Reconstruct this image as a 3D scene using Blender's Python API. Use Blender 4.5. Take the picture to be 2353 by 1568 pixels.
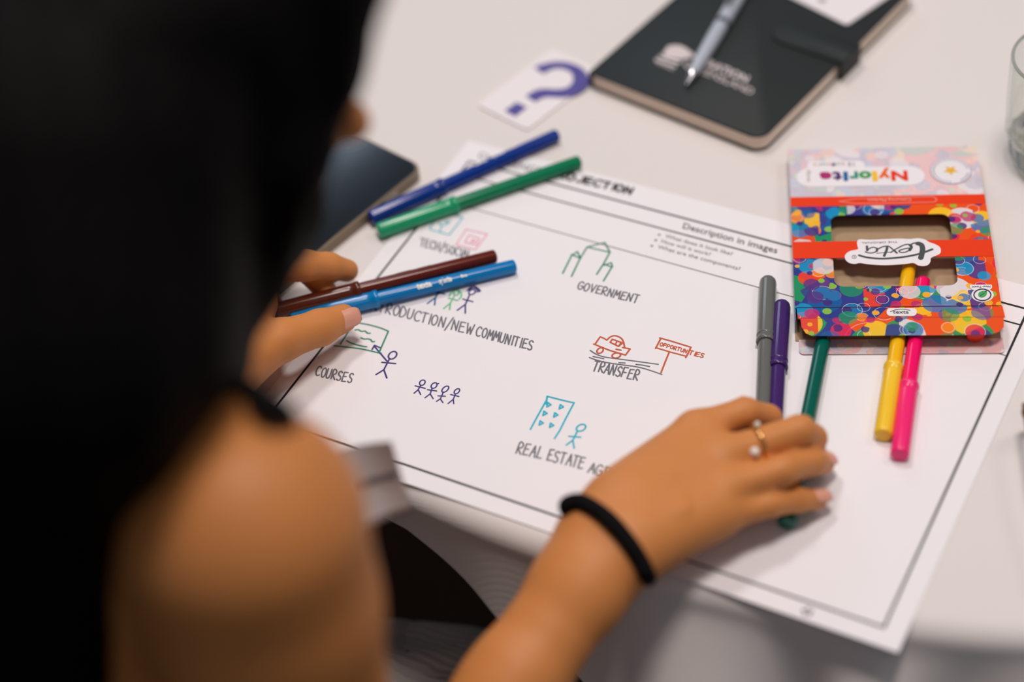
import bpy, bmesh, math, random
import numpy as np
from mathutils import Vector, Matrix

random.seed(7); np.random.seed(7)
for o in list(bpy.data.objects): bpy.data.objects.remove(o)
SC = bpy.context.scene
COL = SC.collection
TZ = 0.75                      # height of the table top above the floor; all geometry below is measured from the table top

# ------------------------------------------------------------------ camera, light, exposure
CAMP = np.array([0.57358636, -0.87867684, 0.83418352])
CR = np.array([[0.8845887, 0.4578134, -0.0889366], [0.26860189, -0.65601469, -0.70533521], [-0.38125563, 0.60004301, -0.70327273]])
FPX = 4310.9
def at(px, py, z=0.0):
    """point of the scene at height z above the table that a pixel of the photograph shows"""
    d = CR.T @ np.array([(px - 1176.5) / FPX, (py - 784) / FPX, 1.0])
    return CAMP + d * ((z - CAMP[2]) / d[2])
cam = bpy.data.cameras.new('camera')
cam.sensor_width = 36; cam.lens = 36 * FPX / 2353
cam.dof.use_dof = True; cam.dof.focus_distance = 1.168; cam.dof.aperture_fstop = 1.8
cam.clip_start = 0.01
camo = bpy.data.objects.new('camera', cam); COL.objects.link(camo)
M = Matrix((tuple(CR[0]), tuple(-CR[1]), tuple(-CR[2]))).transposed().to_4x4()
M.translation = Vector((CAMP[0], CAMP[1], CAMP[2] + TZ))
camo.matrix_world = M
SC.camera = camo

w = bpy.data.worlds.new('world'); SC.world = w; w.use_nodes = True
w.node_tree.nodes['Background'].inputs[0].default_value = (0.80, 0.86, 1.0, 1)
w.node_tree.nodes['Background'].inputs[1].default_value = 0.17
def area(name, loc, target, size, power, color):
    l = bpy.data.lights.new(name, 'AREA'); l.energy = power; l.color = color; l.size = size; l.shape = 'DISK'
    o = bpy.data.objects.new(name, l); COL.objects.link(o); o.location = loc
    o.rotation_euler = (Vector(target) - Vector(loc)).to_track_quat('-Z', 'Y').to_euler()
area('ceiling_or_fill_light', (-0.55, 0.55, 2.90), (0.2, -0.1, 0.75), 0.38, 18, (1.0, 0.92, 0.89))
area('ceiling_or_fill_light', (1.3, 0.9, 2.85), (0.2, 0.0, 0.75), 0.7, 8, (1.0, 0.89, 0.82))
area('ceiling_or_fill_light', (0.44, -0.12, 2.95), (0.3, -0.40, 0.75), 0.5, 28, (1.0, 0.88, 0.82))  # fill lamp added above the person to brighten the shoulder
area('ceiling_or_fill_light', (1.1, -1.5, 2.95), (0.2, -0.5, 0.75), 0.5, 2, (1.0, 0.86, 0.76))  # weak added fill from the camera side, not a room fitting
area('window_light', (-2.26, 2.44, 2.72), (0.1, 0.0, 0.75), 1.1, 13, (0.66, 0.82, 1.0))
vs = SC.view_settings
vs.view_transform = 'Standard'; vs.look = 'None'; vs.gamma = 1; vs.use_curve_mapping = False; vs.exposure = -0.22

# ------------------------------------------------------------------ helpers
def lin(c):
    return tuple(((v / 255) / 12.92 if v / 255 <= .04045 else ((v / 255 + .055) / 1.055) ** 2.4) for v in c) + (1,)
MATS = {}
def mat(name, rgb, rough=.5, spec=.5, metal=0, sss=0, coat=0, noise=None, bump=None, trans=0, ior=1.45, alpha=1):
    """rgb in sRGB 0-255; noise=(scale, amount) varies the colour; bump=(scale, strength)"""
    if name in MATS: return MATS[name]
    m = bpy.data.materials.new(name); m.use_nodes = True
    nt = m.node_tree; b = nt.nodes['Principled BSDF']
    b.inputs['Base Color'].default_value = lin(rgb); b.inputs['Roughness'].default_value = rough
    b.inputs['Specular IOR Level'].default_value = spec; b.inputs['Metallic'].default_value = metal
    b.inputs['IOR'].default_value = ior
    b.inputs['Transmission Weight'].default_value = trans; b.inputs['Coat Weight'].default_value = coat
    if sss:
        b.inputs['Subsurface Weight'].default_value = sss
        b.inputs['Subsurface Radius'].default_value = (1.0, .35, .15); b.inputs['Subsurface Scale'].default_value = .006
    tc = nt.nodes.new('ShaderNodeTexCoord')
    if noise:
        n = nt.nodes.new('ShaderNodeTexNoise'); n.inputs['Scale'].default_value = noise[0]; n.inputs['Detail'].default_value = 5
        mx = nt.nodes.new('ShaderNodeMix'); mx.data_type = 'RGBA'; mx.blend_type = 'MULTIPLY'
        mp = nt.nodes.new('ShaderNodeMapRange'); mp.inputs[3].default_value = 1 - noise[1]; mp.inputs[4].default_value = 1 + noise[1]
        nt.links.new(tc.outputs['Object'], n.inputs['Vector']); nt.links.new(n.outputs['Fac'], mp.inputs[0])
        mx.inputs[0].default_value = 1; mx.inputs[6].default_value = lin(rgb)
        nt.links.new(mp.outputs[0], mx.inputs[7]); nt.links.new(mx.outputs[2], b.inputs['Base Color'])
    if bump:
        n = nt.nodes.new('ShaderNodeTexNoise'); n.inputs['Scale'].default_value = bump[0]; n.inputs['Detail'].default_value = 4
        bp = nt.nodes.new('ShaderNodeBump'); bp.inputs['Strength'].default_value = bump[1]; bp.inputs['Distance'].default_value = .001
        nt.links.new(tc.outputs['Object'], n.inputs['Vector']); nt.links.new(n.outputs['Fac'], bp.inputs['Height'])
        nt.links.new(bp.outputs[0], b.inputs['Normal'])
    MATS[name] = m
    return m
def weave(name, rgb, scale, strength, rough=.9):
    """woven or ribbed cloth: two crossed wave bumps"""
    m = mat(name, rgb, rough=rough, spec=.2); nt = m.node_tree; b = nt.nodes['Principled BSDF']
    tc = nt.nodes.new('ShaderNodeTexCoord'); prev = None
    for ax in scale:
        wv = nt.nodes.new('ShaderNodeTexWave'); wv.bands_direction = ax[0]; wv.inputs['Scale'].default_value = ax[1]
        wv.inputs['Distortion'].default_value = ax[2]; wv.inputs['Detail'].default_value = 2
        bp = nt.nodes.new('ShaderNodeBump'); bp.inputs['Strength'].default_value = strength; bp.inputs['Distance'].default_value = ax[3]
        nt.links.new(tc.outputs['Object'], wv.inputs['Vector']); nt.links.new(wv.outputs['Fac'], bp.inputs['Height'])
        if prev: nt.links.new(prev.outputs[0], bp.inputs['Normal'])
        prev = bp
    nt.links.new(prev.outputs[0], b.inputs['Normal'])
    return m

def thing(name, label, cat, loc=(0, 0, 0), rot=(0, 0, 0), group=None):
    o = bpy.data.objects.new(name, None); COL.objects.link(o); o.empty_display_size = .02
    o.location = (loc[0], loc[1], loc[2] + TZ); o.rotation_euler = rot
    o['label'] = label; o['category'] = cat
    if group: o['group'] = group
    return o
def tag(o, label, cat, group=None):
    o['label'] = label; o['category'] = cat
    if group: o['group'] = group
    return o
def mesh(name, V, F, m, parent=None, smooth=False, world=True, loc=None, autosmooth=None):
    """world=True: V in table coordinates; the parent's location is taken off. world=False: V in the parent's frame"""
    V = np.asarray(V, float).reshape(-1, 3)
    off = np.zeros(3)
    if parent is not None and world:
        off = np.array(root_loc(parent))
    elif parent is None:
        off = np.array(loc if loc is not None else (0, 0, 0), float)
    me = bpy.data.meshes.new(name)
    me.from_pydata((V - off).tolist(), [], [list(map(int, f)) for f in F])
    me.materials.append(m); me.update()
    if smooth: me.polygons.foreach_set('use_smooth', [True] * len(me.polygons))
    o = bpy.data.objects.new(name, me); COL.objects.link(o)
    if parent is not None: o.parent = parent
    else: o.location = (off[0], off[1], off[2] + TZ)
    if autosmooth:
        bm = bmesh.new(); bm.from_mesh(me)
        for e in bm.edges:
            if len(e.link_faces) == 2 and e.calc_face_angle(0) > autosmooth: e.smooth = False
        for f in bm.faces: f.smooth = True
        bm.to_mesh(me); bm.free()
    return o
def root_loc(o):
    l = np.zeros(3)
    while o is not None:
        l += np.array(o.location); o = o.parent
    return l - np.array([0, 0, TZ])
class MB:
    def __init__(s): s.v = []; s.f = []
    def add(s, V, F):
        n = len(s.v); s.v.extend([tuple(map(float, p)) for p in V]); s.f.extend([tuple(i + n for i in f) for f in F]); return s
    def go(s, name, m, parent=None, **k): return mesh(name, s.v, s.f, m, parent, **k)
def box(c, d, R=None):
    V = np.array([(x, y, z) for x in (-.5, .5) for y in (-.5, .5) for z in (-.5, .5)]) * np.array(d)
    if R is not None: V = V @ np.array(R).T
    return V + np.array(c), [(0, 1, 3, 2), (4, 6, 7, 5), (0, 4, 5, 1), (2, 3, 7, 6), (0, 2, 6, 4), (1, 5, 7, 3)]
def rrect(w, h, r, n=6, cx=0, cy=0):
    P = []
    rr = r if isinstance(r, (list, tuple)) else [r] * 4
    for (sx, sy, a0), q in zip(((1, 1, 0), (-1, 1, 90), (-1, -1, 180), (1, -1, 270)), rr):
        for i in range(n + 1):
            a = math.radians(a0 + 90 * i / n)
            P.append((cx + sx * (w / 2 - q) + q * math.cos(a), cy + sy * (h / 2 - q) + q * math.sin(a)))
    return P
def prism(P, z0, z1, bev=0):
    """closed prism over a convex or simple outline, with an optional small bevel on the top"""
    n = len(P); V = [(x, y, z0) for x, y in P]
    P = np.array(P)
    if bev:
        c = P.mean(0); T = []
        for i in range(n):
            t = P[(i + 1) % n] - P[i - 1]; nn = np.array([t[1], -t[0]]); nn /= np.linalg.norm(nn) + 1e-12
            T.append(P[i] - nn * bev)
        V += [(x, y, z1 - bev) for x, y in P] + [(x, y, z1) for x, y in T]; L = 3
    else:
        V += [(x, y, z1) for x, y in P]; L = 2
    F = [tuple(range(n))[::-1]]
    for k in range(L - 1):
        F += [(k * n + i, k * n + (i + 1) % n, (k + 1) * n + (i + 1) % n, (k + 1) * n + i) for i in range(n)]
    F.append(tuple(range((L - 1) * n, L * n)))
    return V, F
def lathe(prof, seg=32, flute=0, nf=12):
    """profile of (x, r) turned about the X axis"""
    V = []; F = []
    for x, r in prof:
        for i in range(seg):
            a = 2 * math.pi * i / seg; q = r * (1 + flute * math.cos(nf * a)) if r > 0 else 0
            V.append((x, q * math.cos(a), q * math.sin(a)))
    for k in range(len(prof) - 1):
        for i in range(seg):
            j = (i + 1) % seg; F.append((k * seg + i, (k + 1) * seg + i, (k + 1) * seg + j, k * seg + j))
    F.append(tuple(range(seg))); F.append(tuple(range((len(prof) - 1) * seg, len(prof) * seg))[::-1])
    return V, F
def zlathe(prof, seg=48, c=(0, 0, 0), closed=False):
    V = []; F = []
    for r, z in prof:
        for i in range(seg):
            a = 2 * math.pi * i / seg; V.append((c[0] + r * math.cos(a), c[1] + r * math.sin(a), c[2] + z))
    n = len(prof)
    for k in range(n if closed else n - 1):
        k2 = (k + 1) % n
        for i in range(seg):
            j = (i + 1) % seg; F.append((k * seg + i, k * seg + j, k2 * seg + j, k2 * seg + i))
    if not closed:
        F.append(tuple(range(seg))[::-1]); F.append(tuple(range((n - 1) * seg, n * seg)))
    return V, F
def tube(P, r, seg=8, closed=False):
    P = [np.array(p, float) for p in P]; n = len(P); V = []; F = []
    rr = r if hasattr(r, '__len__') else [r] * n
    t0 = P[1] - P[0]; up = np.array([0, 0, 1.]) if abs(t0[2]) < .9 * np.linalg.norm(t0) else np.array([1., 0, 0])
    for i in range(n):
        t = (P[(i + 1) % n] - P[i - 1]) if closed or 0 < i < n - 1 else (P[1] - P[0] if i == 0 else P[-1] - P[-2])
        t = t / (np.linalg.norm(t) + 1e-12); a = np.cross(t, up); a /= np.linalg.norm(a) + 1e-12; b = np.cross(a, t); up = b
        for k in range(seg):
            q = 2 * math.pi * k / seg; V.append(P[i] + rr[i] * (math.cos(q) * a + math.sin(q) * b))
    for i in range(n if closed else n - 1):
        i2 = (i + 1) % n
        for k in range(seg):
            k2 = (k + 1) % seg; F.append((i * seg + k, i2 * seg + k, i2 * seg + k2, i * seg + k2))
    if not closed: F += [tuple(range(seg))[::-1], tuple(range((n - 1) * seg, n * seg))]
    return V, F
def smooth_path(P, n=4, closed=False):
    P = [np.array(p, float) for p in P]; m = len(P); out = []
    if m < 3: return P
    for i in range(m if closed else m - 1):
        p0 = P[i - 1] if (i > 0 or closed) else P[0]; p1 = P[i]; p2 = P[(i + 1) % m]; p3 = P[(i + 2) % m] if (i + 2 < m or closed) else P[-1]
        for k in range(n):
            t = k / n
            out.append(.5 * ((2 * p1) + (-p0 + p2) * t + (2 * p0 - 5 * p1 + 4 * p2 - p3) * t * t + (-p0 + 3 * p1 - 3 * p2 + p3) * t ** 3))
    if not closed: out.append(P[-1])
    return out
LAY = [0]
def ribbon(mb, P, wd, z, closed=False):
    """flat ink line with round ends at height z"""
    P = [np.array(p[:2], float) for p in P]
    if closed: P.append(P[0])
    z0 = z
    for i in range(len(P) - 1):
        t = P[i + 1] - P[i]; L = np.linalg.norm(t)
        if L < 1e-9: continue
        n = np.array([-t[1], t[0]]) / L * wd / 2
        LAY[0] = (LAY[0] + 1) % 40; z = z0 + LAY[0] * 2e-6          # each stroke of ink a hair above the last, so none coincide
        Q = [P[i] - n, P[i + 1] - n, P[i + 1] + n, P[i] + n]
        mb.add([(q[0], q[1], z) for q in Q], [(0, 1, 2, 3)])
    for p in P:
        LAY[0] = (LAY[0] + 1) % 40; z = z0 + LAY[0] * 2e-6
        mb.add([(p[0] + wd / 2 * math.cos(a * math.pi / 4), p[1] + wd / 2 * math.sin(a * math.pi / 4), z) for a in range(8)], [tuple(range(8))])
def textmesh(s, bold=0):
    """flat glyphs: vertices with x from 0 to the line's length and cap height 1"""
    c = bpy.data.curves.new('t', 'FONT'); c.body = s; c.size = 1; c.offset = bold; c.resolution_u = 3; c.fill_mode = 'FRONT'
    o = bpy.data.objects.new('t', c); COL.objects.link(o)
    dg = bpy.context.evaluated_depsgraph_get(); dg.update()
    me = bpy.data.meshes.new_from_object(o.evaluated_get(dg))
    V = np.array([v.co[:] for v in me.vertices]); F = [tuple(p.vertices) for p in me.polygons]
    bpy.data.objects.remove(o); bpy.data.curves.remove(c); bpy.data.meshes.remove(me)
    V[:, 1] /= .73
    V[:, 0] -= V[:, 0].min()
    return V, F
def ptext(mb, s, p0, p1, ptop, z, bold=0):
    """print s with its baseline from p0 to p1 and its capitals rising to ptop (points in the plane)"""
    V, F = textmesh(s, bold); L = V[:, 0].max()
    p0, p1, pt = [np.array(q[:2], float) for q in (p0, p1, ptop)]
    W = p0 + np.outer(V[:, 0] / L, p1 - p0) + np.outer(V[:, 1], pt - p0)
    mb.add([(a, b, z) for a, b in W], F)
def smin(a, b, k):
    h = np.clip(.5 + .5 * (b - a) / k, 0, 1)
    return b * (1 - h) + a * h - k * h * (1 - h)

# ------------------------------------------------------------------ the setting: floor
fl = mesh('floor', *box((0, 0, -TZ - .02), (5, 5, .04)), mat('floor_carpet', (62, 40, 32), .95, .1, noise=(6, .25), bump=(300, .6)), loc=(0, 0, -TZ))
fl['kind'] = 'structure'

# ------------------------------------------------------------------ table and cloth
TC = np.array([0.212, 0.502]); TR = 0.811
wood = mat('table_ply', (96, 66, 44), .6, noise=(8, .2))
steel = mat('dark_steel', (60, 60, 62), .4, metal=.8)
tb = thing('round_table', 'round banquet table hidden under the white tablecloth', 'table', (TC[0], TC[1], -TZ))
mesh('tabletop', *zlathe([(TR - .012, -.030), (TR - .006, -.026), (TR - .006, -.012), (TR - .012, -.0012)], 96, (TC[0], TC[1], 0)), wood, tb, smooth=False)
for sx in (-1, 1):
    for sy in (-1, 1):
        a = TC + np.array([sx * .42, sy * .42])
        mesh('leg', *tube([(a[0], a[1], -.03), (a[0] + sx * .03, a[1] + sy * .03, -TZ)], .014, 12), steel, tb, smooth=True)
mb = MB()
for s in (-1, 1):
    mb.add(*box((TC[0], TC[1] + s * .42, -.045), (.84, .025, .03))); mb.add(*box((TC[0] + s * .42, TC[1], -.045), (.025, .84, .03)))
mb.go('frame', steel, tb)

def make_cloth():
    NA = 720; s = .778; th0 = math.radians(-118); V = []; F = []
    ths = [2 * math.pi * i / NA for i in range(NA)]
    def drop(th):
        d = (th - th0 + math.pi / 4) % (math.pi / 2) - math.pi / 4
        return max(.022, s / math.cos(d) - TR)
    ring_r = list(np.linspace(.02, TR - .014, 14))
    V.append((TC[0], TC[1], 0))
    rows = []
    for r in ring_r: rows.append([(TC[0] + r * math.cos(t), TC[1] + r * math.sin(t), -.0002) for t in ths])
    for k in range(1, 7):                                   # rounded rim
        a = math.radians(90 * k / 6)
        rows.append([(TC[0] + (TR - .014 + .014 * math.sin(a)) * math.cos(t), TC[1] + (TR - .014 + .014 * math.sin(a)) * math.sin(t), -.014 * (1 - math.cos(a)) - .0002) for t in ths])
    NH = 26
    for k in range(1, NH + 1):
        row = []
        for t in ths:
            D = drop(t); h = D * k / NH
            fold = .5 + .5 * math.sin(t * 37 + 2.4 * math.sin(t * 5) + 1.1)
            fold2 = .5 + .5 * math.sin(t * 61 + 1.7 * math.sin(t * 9) + .4)
            g = min(1, h / .07)
            out = TR + g ** 1.1 * (.052 * fold + .014 * fold2) * min(1, D / .13) ** 2 + .008 * g * min(1, D / .1) - .001
            sway = .012 * g * math.sin(t * 23 + 2.6)
            tt = t + sway
            row.append((TC[0] + out * math.cos(tt), TC[1] + out * math.sin(tt), -.0142 - h))
        rows.append(row)
    for r in rows: V.extend(r)
    F += [(0, 1 + i, 1 + (i + 1) % NA) for i in range(NA)]
    for k in range(len(rows) - 1):
        for i in range(NA):
            j = (i + 1) % NA; F.append((1 + k * NA + i, 1 + (k + 1) * NA + i, 1 + (k + 1) * NA + j, 1 + k * NA + j))
    o = mesh('tablecloth', V, F, weave('cloth_white', (226, 221, 218), [('X', 260, .3, .0002), ('Y', 260, .3, .0002)], .25), loc=(TC[0], TC[1], 0), smooth=True)
    sol = o.modifiers.new('thickness', 'SOLIDIFY'); sol.thickness = .0008; sol.offset = -1
    return tag(o, 'white woven tablecloth draped over the round table, its hem hanging in folds', 'tablecloth')
make_cloth()

# ------------------------------------------------------------------ worksheet
PZ = .0004; INK = .00052
sheet = mesh('worksheet', *prism([(0, 0), (0, -.297), (.42, -.297), (.42, 0)], .0001, PZ), mat('white_paper', (239, 237, 240), .75, .25, noise=(30, .01)), loc=(0, 0, 0))
tag(sheet, 'large white printed worksheet covered in marker drawings, on the tablecloth', 'paper')
black = mat('printed_black', (24, 24, 26), .7); grey_ink = mat('printed_grey', (52, 52, 54), .7)
X0, X1, Y0, Y1 = .0116, .4077, -.0202, -.2845
mb = MB()
ribbon(mb, [(X0, Y0), (X1, Y0), (X1, Y1), (X0, Y1)], .0015, INK, True); mb.go('printed_frame', black, sheet)
mb = MB(); ribbon(mb, [(X0, -.0352), (X1, -.0352)], .0012, INK); mb.go('printed_rule', black, sheet)
mb = MB(); ribbon(mb, [(X0, -.0640), (X1, -.0640)], .0006, INK); mb.go('printed_rule', black, sheet)
mb = MB(); ptext(mb, 'Description in images', at(1568, 526), at(1785, 584), at(1572.5, 512.5), INK, .01); mb.go('printed_heading', grey_ink, sheet)
for s, b, p0, p1, pt in (('What does it look like?', (1515, 541), (1528, 547), (1682, 589), (1531, 539)),
                         ('How will it work?', (1507, 553.5), (1519, 559), (1631.5, 590), (1522, 551)),
                         ('What are the components?', (1498, 566.5), (1510.6, 572), (1700, 623.5), (1513.5, 563.5))):
    mb = MB(); ptext(mb, s, at(*p0), at(*p1), at(*pt), INK)
    c = at(*b); mb.add([(c[0] + .0009 * math.cos(a * math.pi / 5), c[1] + .0009 * math.sin(a * math.pi / 5), INK) for a in range(10)], [tuple(range(10))])
    mb.go('printed_line', grey_ink, sheet)
mb = MB(); ptext(mb, 'CHALLENGE:', at(1098, 365), at(1248, 404), at(1103, 350), INK); mb.go('printed_heading', grey_ink, sheet)
# small emblem and credit line in the bottom margin
mb = MB(); c = at(1855, 1408)
for k in range(5):
    a0 = k * 72 + 10
    mb.add([(c[0] + r * math.cos(math.radians(a)), c[1] + r * math.sin(math.radians(a)), INK) for r, a in ((.0012, a0), (.0032, a0), (.0032, a0 + 45), (.0012, a0 + 40))], [(0, 1, 2, 3)])
mb.go('printed_emblem', black, sheet)
FONT = {
 'A': [[(0, 0), (.3, 1), (.6, 0)], [(.12, .38), (.5, .38)]], 'C': [[(.58, .85), (.4, 1), (.15, .9), (0, .5), (.12, .1), (.35, 0), (.58, .12)]],
 'D': [[(.02, 0), (.02, 1), (.35, .92), (.58, .5), (.35, .06), (.02, 0)]], 'E': [[(.52, 1), (.05, .97), (.02, 0), (.52, .04)], [(.04, .52), (.42, .54)]],
 'F': [[(.52, 1), (.05, .97), (.02, 0)], [(.04, .52), (.42, .54)]], 'G': [[(.55, .85), (.35, 1), (.1, .85), (0, .45), (.15, .05), (.4, 0), (.56, .2), (.56, .45), (.32, .45)]],
 'H': [[(.02, 0), (.02, 1)], [(.52, 0), (.52, 1)], [(.02, .5), (.52, .5)]], 'I': [[(.15, 0), (.17, 1)]], 'J': [[(.5, 1), (.5, .2), (.3, 0), (.05, .15)]],
 'L': [[(.04, 1), (.02, 0), (.5, .03)]], 'M': [[(0, 0), (.1, 1), (.32, .35), (.56, 1), (.66, 0)]], 'N': [[(0, 0), (.05, 1), (.5, .02), (.54, 1)]],
 'O': [[(.3, 1), (.08, .85), (0, .45), (.15, .05), (.38, .02), (.55, .35), (.52, .8), (.3, 1)]], 'P': [[(.02, 0), (.04, 1), (.4, .97), (.5, .72), (.35, .5), (.04, .46)]],
 'R': [[(.02, 0), (.04, 1), (.4, .97), (.5, .74), (.35, .54), (.06, .48), (.54, 0)]], 'S': [[(.5, .88), (.3, 1), (.06, .86), (.1, .6), (.42, .42), (.48, .15), (.25, 0), (0, .1)]],
 'T': [[(-.04, 1), (.56, 1)], [(.27, 1), (.25, 0)]], 'U': [[(.02, 1), (.03, .25), (.2, 0), (.42, .08), (.52, .4), (.54, 1)]], 'V': [[(0, 1), (.28, 0), (.54, 1)]],
 'W': [[(0, 1), (.16, 0), (.34, .7), (.5, 0), (.7, 1)]], '/': [[(-.02, -.2), (.5, 1.2)]], 'K': [[(.02, 0), (.04, 1)], [(.5, 1), (.06, .45), (.5, 0)]], ':': [[(.1, .2), (.1, .25)], [(.1, .7), (.1, .75)]]}
WID = {'I': .36, ' ': .45, 'M': .84, 'W': .9, '/': .62, ':': .3}
def handword(name, s, p0, p1, pt, ink, wd=.00104, z=INK, parent=None, jit=.035):
    p0, p1, pt = [at(*q)[:2] for q in (p0, p1, pt)]
    L = sum(WID.get(c, .76) for c in s) - .2; x = 0; mb = MB()
    for c in s:
        for st in FONT.get(c, []):
            dx, dy = random.uniform(-jit, jit), random.uniform(-jit, jit)
            Q = [p0 + (p1 - p0) * ((x + q[0] + dx) / L) + (pt - p0) * (q[1] + dy) for q in st]
            if len(Q) > 4 and c in 'COGSDUJRP': Q = smooth_path(Q, 3)
            ribbon(mb, Q, wd, z)
        x += WID.get(c, .76)
    return mb.go(name, ink, parent or sheet)
pencil = mat('grey_marker_ink', (112, 112, 120), .7)
handword('handwritten_word', 'TECH/SOCIAL', (965, 566), (1083, 597), (968, 548), pencil)
handword('handwritten_word', 'INTRODUCTION/NEW', (846, 711), (1085, 771), (853, 689), pencil)
handword('handwritten_word', 'COMMUNITIES', (1093, 773), (1222, 807), (1099, 752), pencil)
handword('handwritten_word', 'COURSES', (724, 864), (807, 882), (731, 843), pencil)
handword('handwritten_word', 'GOVERNMENT', (1326, 665), (1464, 698), (1333, 648), pencil)
handword('handwritten_word', 'TRANSFER', (1361, 853), (1464, 876), (1369, 831), pencil)
handword('handwritten_word', 'REAL', (1186, 1043), (1243, 1056), (1195, 1018), pencil)
handword('handwritten_word', 'ESTATE', (1256, 1059), (1339, 1079), (1264, 1034), pencil)
handword('handwritten_word', 'AGENT', (1350, 1087), (1430, 1107), (1358, 1065), pencil)
handword('handwritten_title', 'PROJECTION', (1262, 404), (1448, 448), (1270, 390), mat('black_marker_ink', (28, 28, 30), .6), .0019)
def draw(name, strokes, ink, z8, wd=.00112, closed=False, label=None):
    (ox, oy, sc) = z8; mb = MB()
    for s in strokes:
        Q = [at(ox + x / sc, oy + y / sc)[:2] for x, y in s]
        ribbon(mb, Q, wd, INK)
    o = mb.go(name, ink, sheet)
    if label: o['label'] = label
def ell(cx, cy, rx, ry, rot=0, n=16):
    r = math.radians(rot)
    return [(cx + rx * math.cos(t) * math.cos(r) - ry * math.sin(t) * math.sin(r), cy + rx * math.cos(t) * math.sin(r) + ry * math.sin(t) * math.cos(r)) for t in [2 * math.pi * i / n for i in range(n + 1)]]
def sm(P, n=3): return [tuple(p) for p in smooth_path(P, n)]
g_ink = mat('green_marker_ink', (18, 138, 98), .7); p_ink = mat('purple_marker_ink', (62, 52, 124), .7)
c_ink = mat('cyan_marker_ink', (34, 180, 206), .7); o_ink = mat('brown_marker_ink', (200, 92, 56), .7)
k_ink = mat('pink_marker_ink', (242, 158, 178), .7); b_ink = mat('blue_marker_ink', (26, 92, 150), .7); m_ink = mat('mint_marker_ink', (112, 196, 148), .7)
Z1 = (1000, 280, 3.336); Z2 = (560, 640, 3.336); Z3 = (1150, 700, 3.336); Z4 = (1330, 760, 7.59); Z5 = (900, 580, 7.843); Z6 = (960, 480, 11.2)
draw('drawn_building', [[(1300, 930), (1165, 965), (1340, 1005), (1300, 930)], [(1165, 965), (1110, 1055), (1045, 1190)], [(1340, 1005), (1290, 1095), (1238, 1175)],
     [(978, 1167), (1045, 1032), (1090, 1000), (1115, 1052), (1045, 1022)], [(1295, 1105), (1350, 1085), (1358, 1112), (1290, 1225)], [(1300, 1098), (1358, 1120)]], g_ink, Z1, label='green drawn building with towers')
draw('drawn_board', [[(742, 508), (795, 425), (840, 340)], sm([(840, 340), (950, 358), (1050, 385), (1110, 410)]), [(1110, 410), (1040, 570)], sm([(695, 522), (800, 532), (900, 545), (980, 562), (1055, 580)]),
     sm([(855, 400), (880, 398), (905, 412), (930, 408), (950, 425), (970, 425)]), sm([(900, 460), (925, 470), (950, 468), (975, 475), (985, 490), (1003, 488)]), sm([(790, 482), (830, 502), (900, 522), (943, 528)])], g_ink, Z2, label='green drawn board')
draw('drawn_figure', [ell(1142, 594, 36, 25, -38), [(1120, 618), (1075, 705)], [(1075, 705), (1015, 742)], [(1075, 705), (1098, 768)], [(1060, 648), (1165, 658)], [(1098, 638), (1000, 522)], [(985, 550), (1003, 518), (1045, 535)]], p_ink, Z2, label='purple drawn figure pointing')
for hd, st in (((1370, 804, 24, 18), [[(1358, 824), (1338, 858)], [(1315, 828), (1392, 848)], [(1338, 858), (1307, 885)], [(1338, 858), (1357, 895)]]),
               ((1460, 826, 26, 18), [[(1446, 845), (1430, 890)], [(1410, 858), (1480, 868)], [(1430, 890), (1390, 920)], [(1430, 890), (1453, 927)], [(1480, 815), (1495, 810)]]),
               ((1546, 854, 32, 17), [[(1532, 875), (1508, 928)], [(1490, 905), (1546, 908)], [(1508, 928), (1478, 948)], [(1508, 928), (1528, 957)]]),
               ((1635, 870, 25, 15), [[(1625, 888), (1607, 932)], [(1588, 895), (1650, 910)], [(1607, 932), (1567, 964)], [(1607, 932), (1611, 965)]])):
    draw('drawn_figure', [ell(*hd, rot=-40)] + st, p_ink, Z2, .0009)
draw('drawn_figure', [[(900, 640), (840, 740), (790, 830)], [(750, 708), (955, 765)], [(790, 830), (645, 935)], [(790, 830), (775, 960)]], b_ink, Z5)
draw('drawn_mark', [[(60, 625), (110, 612), (160, 600)]], b_ink, Z5)
draw('drawn_figure', [ell(1165, 742, 45, 45), sm([(1042, 800), (1085, 725), (1180, 678), (1245, 735), (1257, 800), (1215, 855)]), [(1130, 795), (1060, 925)], [(1025, 835), (1190, 880)], [(1060, 925), (938, 1025)], [(1060, 925), (1045, 1042)]], m_ink, Z5)
draw('drawn_figure', [ell(1450, 728, 62, 42, -25), sm([(1360, 700), (1430, 640), (1500, 625), (1600, 708), (1520, 722)]), sm([(1385, 695), (1440, 660), (1500, 655), (1560, 700)]), [(1410, 770), (1330, 950)], [(1285, 855), (1465, 902)], [(1330, 950), (1185, 1055)], [(1330, 950), (1328, 1110)]], p_ink, Z5)
draw('drawn_screen', [[(560, 100), (300, 540), (810, 685), (1165, 235), (700, 120), (560, 100)], [(530, 380), (620, 420), (570, 600)], [(600, 470), (720, 420), (840, 350)], [(720, 420), (730, 330), (830, 360)]], c_ink, Z6, .0009)
draw('drawn_screen', [[(1250, 540), (985, 940), (1480, 1070), (1790, 670), (1250, 540)], [(1320, 690), (1215, 880), (1510, 945), (1590, 780), (1320, 690)], [(1370, 870), (1420, 800), (1500, 860), (1370, 870)]], k_ink, Z6, .0009)
draw('drawn_car', [[(290, 240), (340, 165), (375, 118), (435, 142), (490, 175)], sm([(490, 175), (555, 118), (640, 100), (735, 140), (780, 210), (800, 310)], 4), [(765, 305), (895, 330), (815, 437), (540, 355), (262, 245)],
     [(585, 160), (548, 215), (695, 285), (765, 225), (585, 160)], [(670, 195), (638, 250)], [(740, 215), (695, 285)], ell(372, 358, 62, 42, -35), ell(655, 443, 75, 44, -10), [(650, 335), (735, 352)]], o_ink, Z4)
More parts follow.
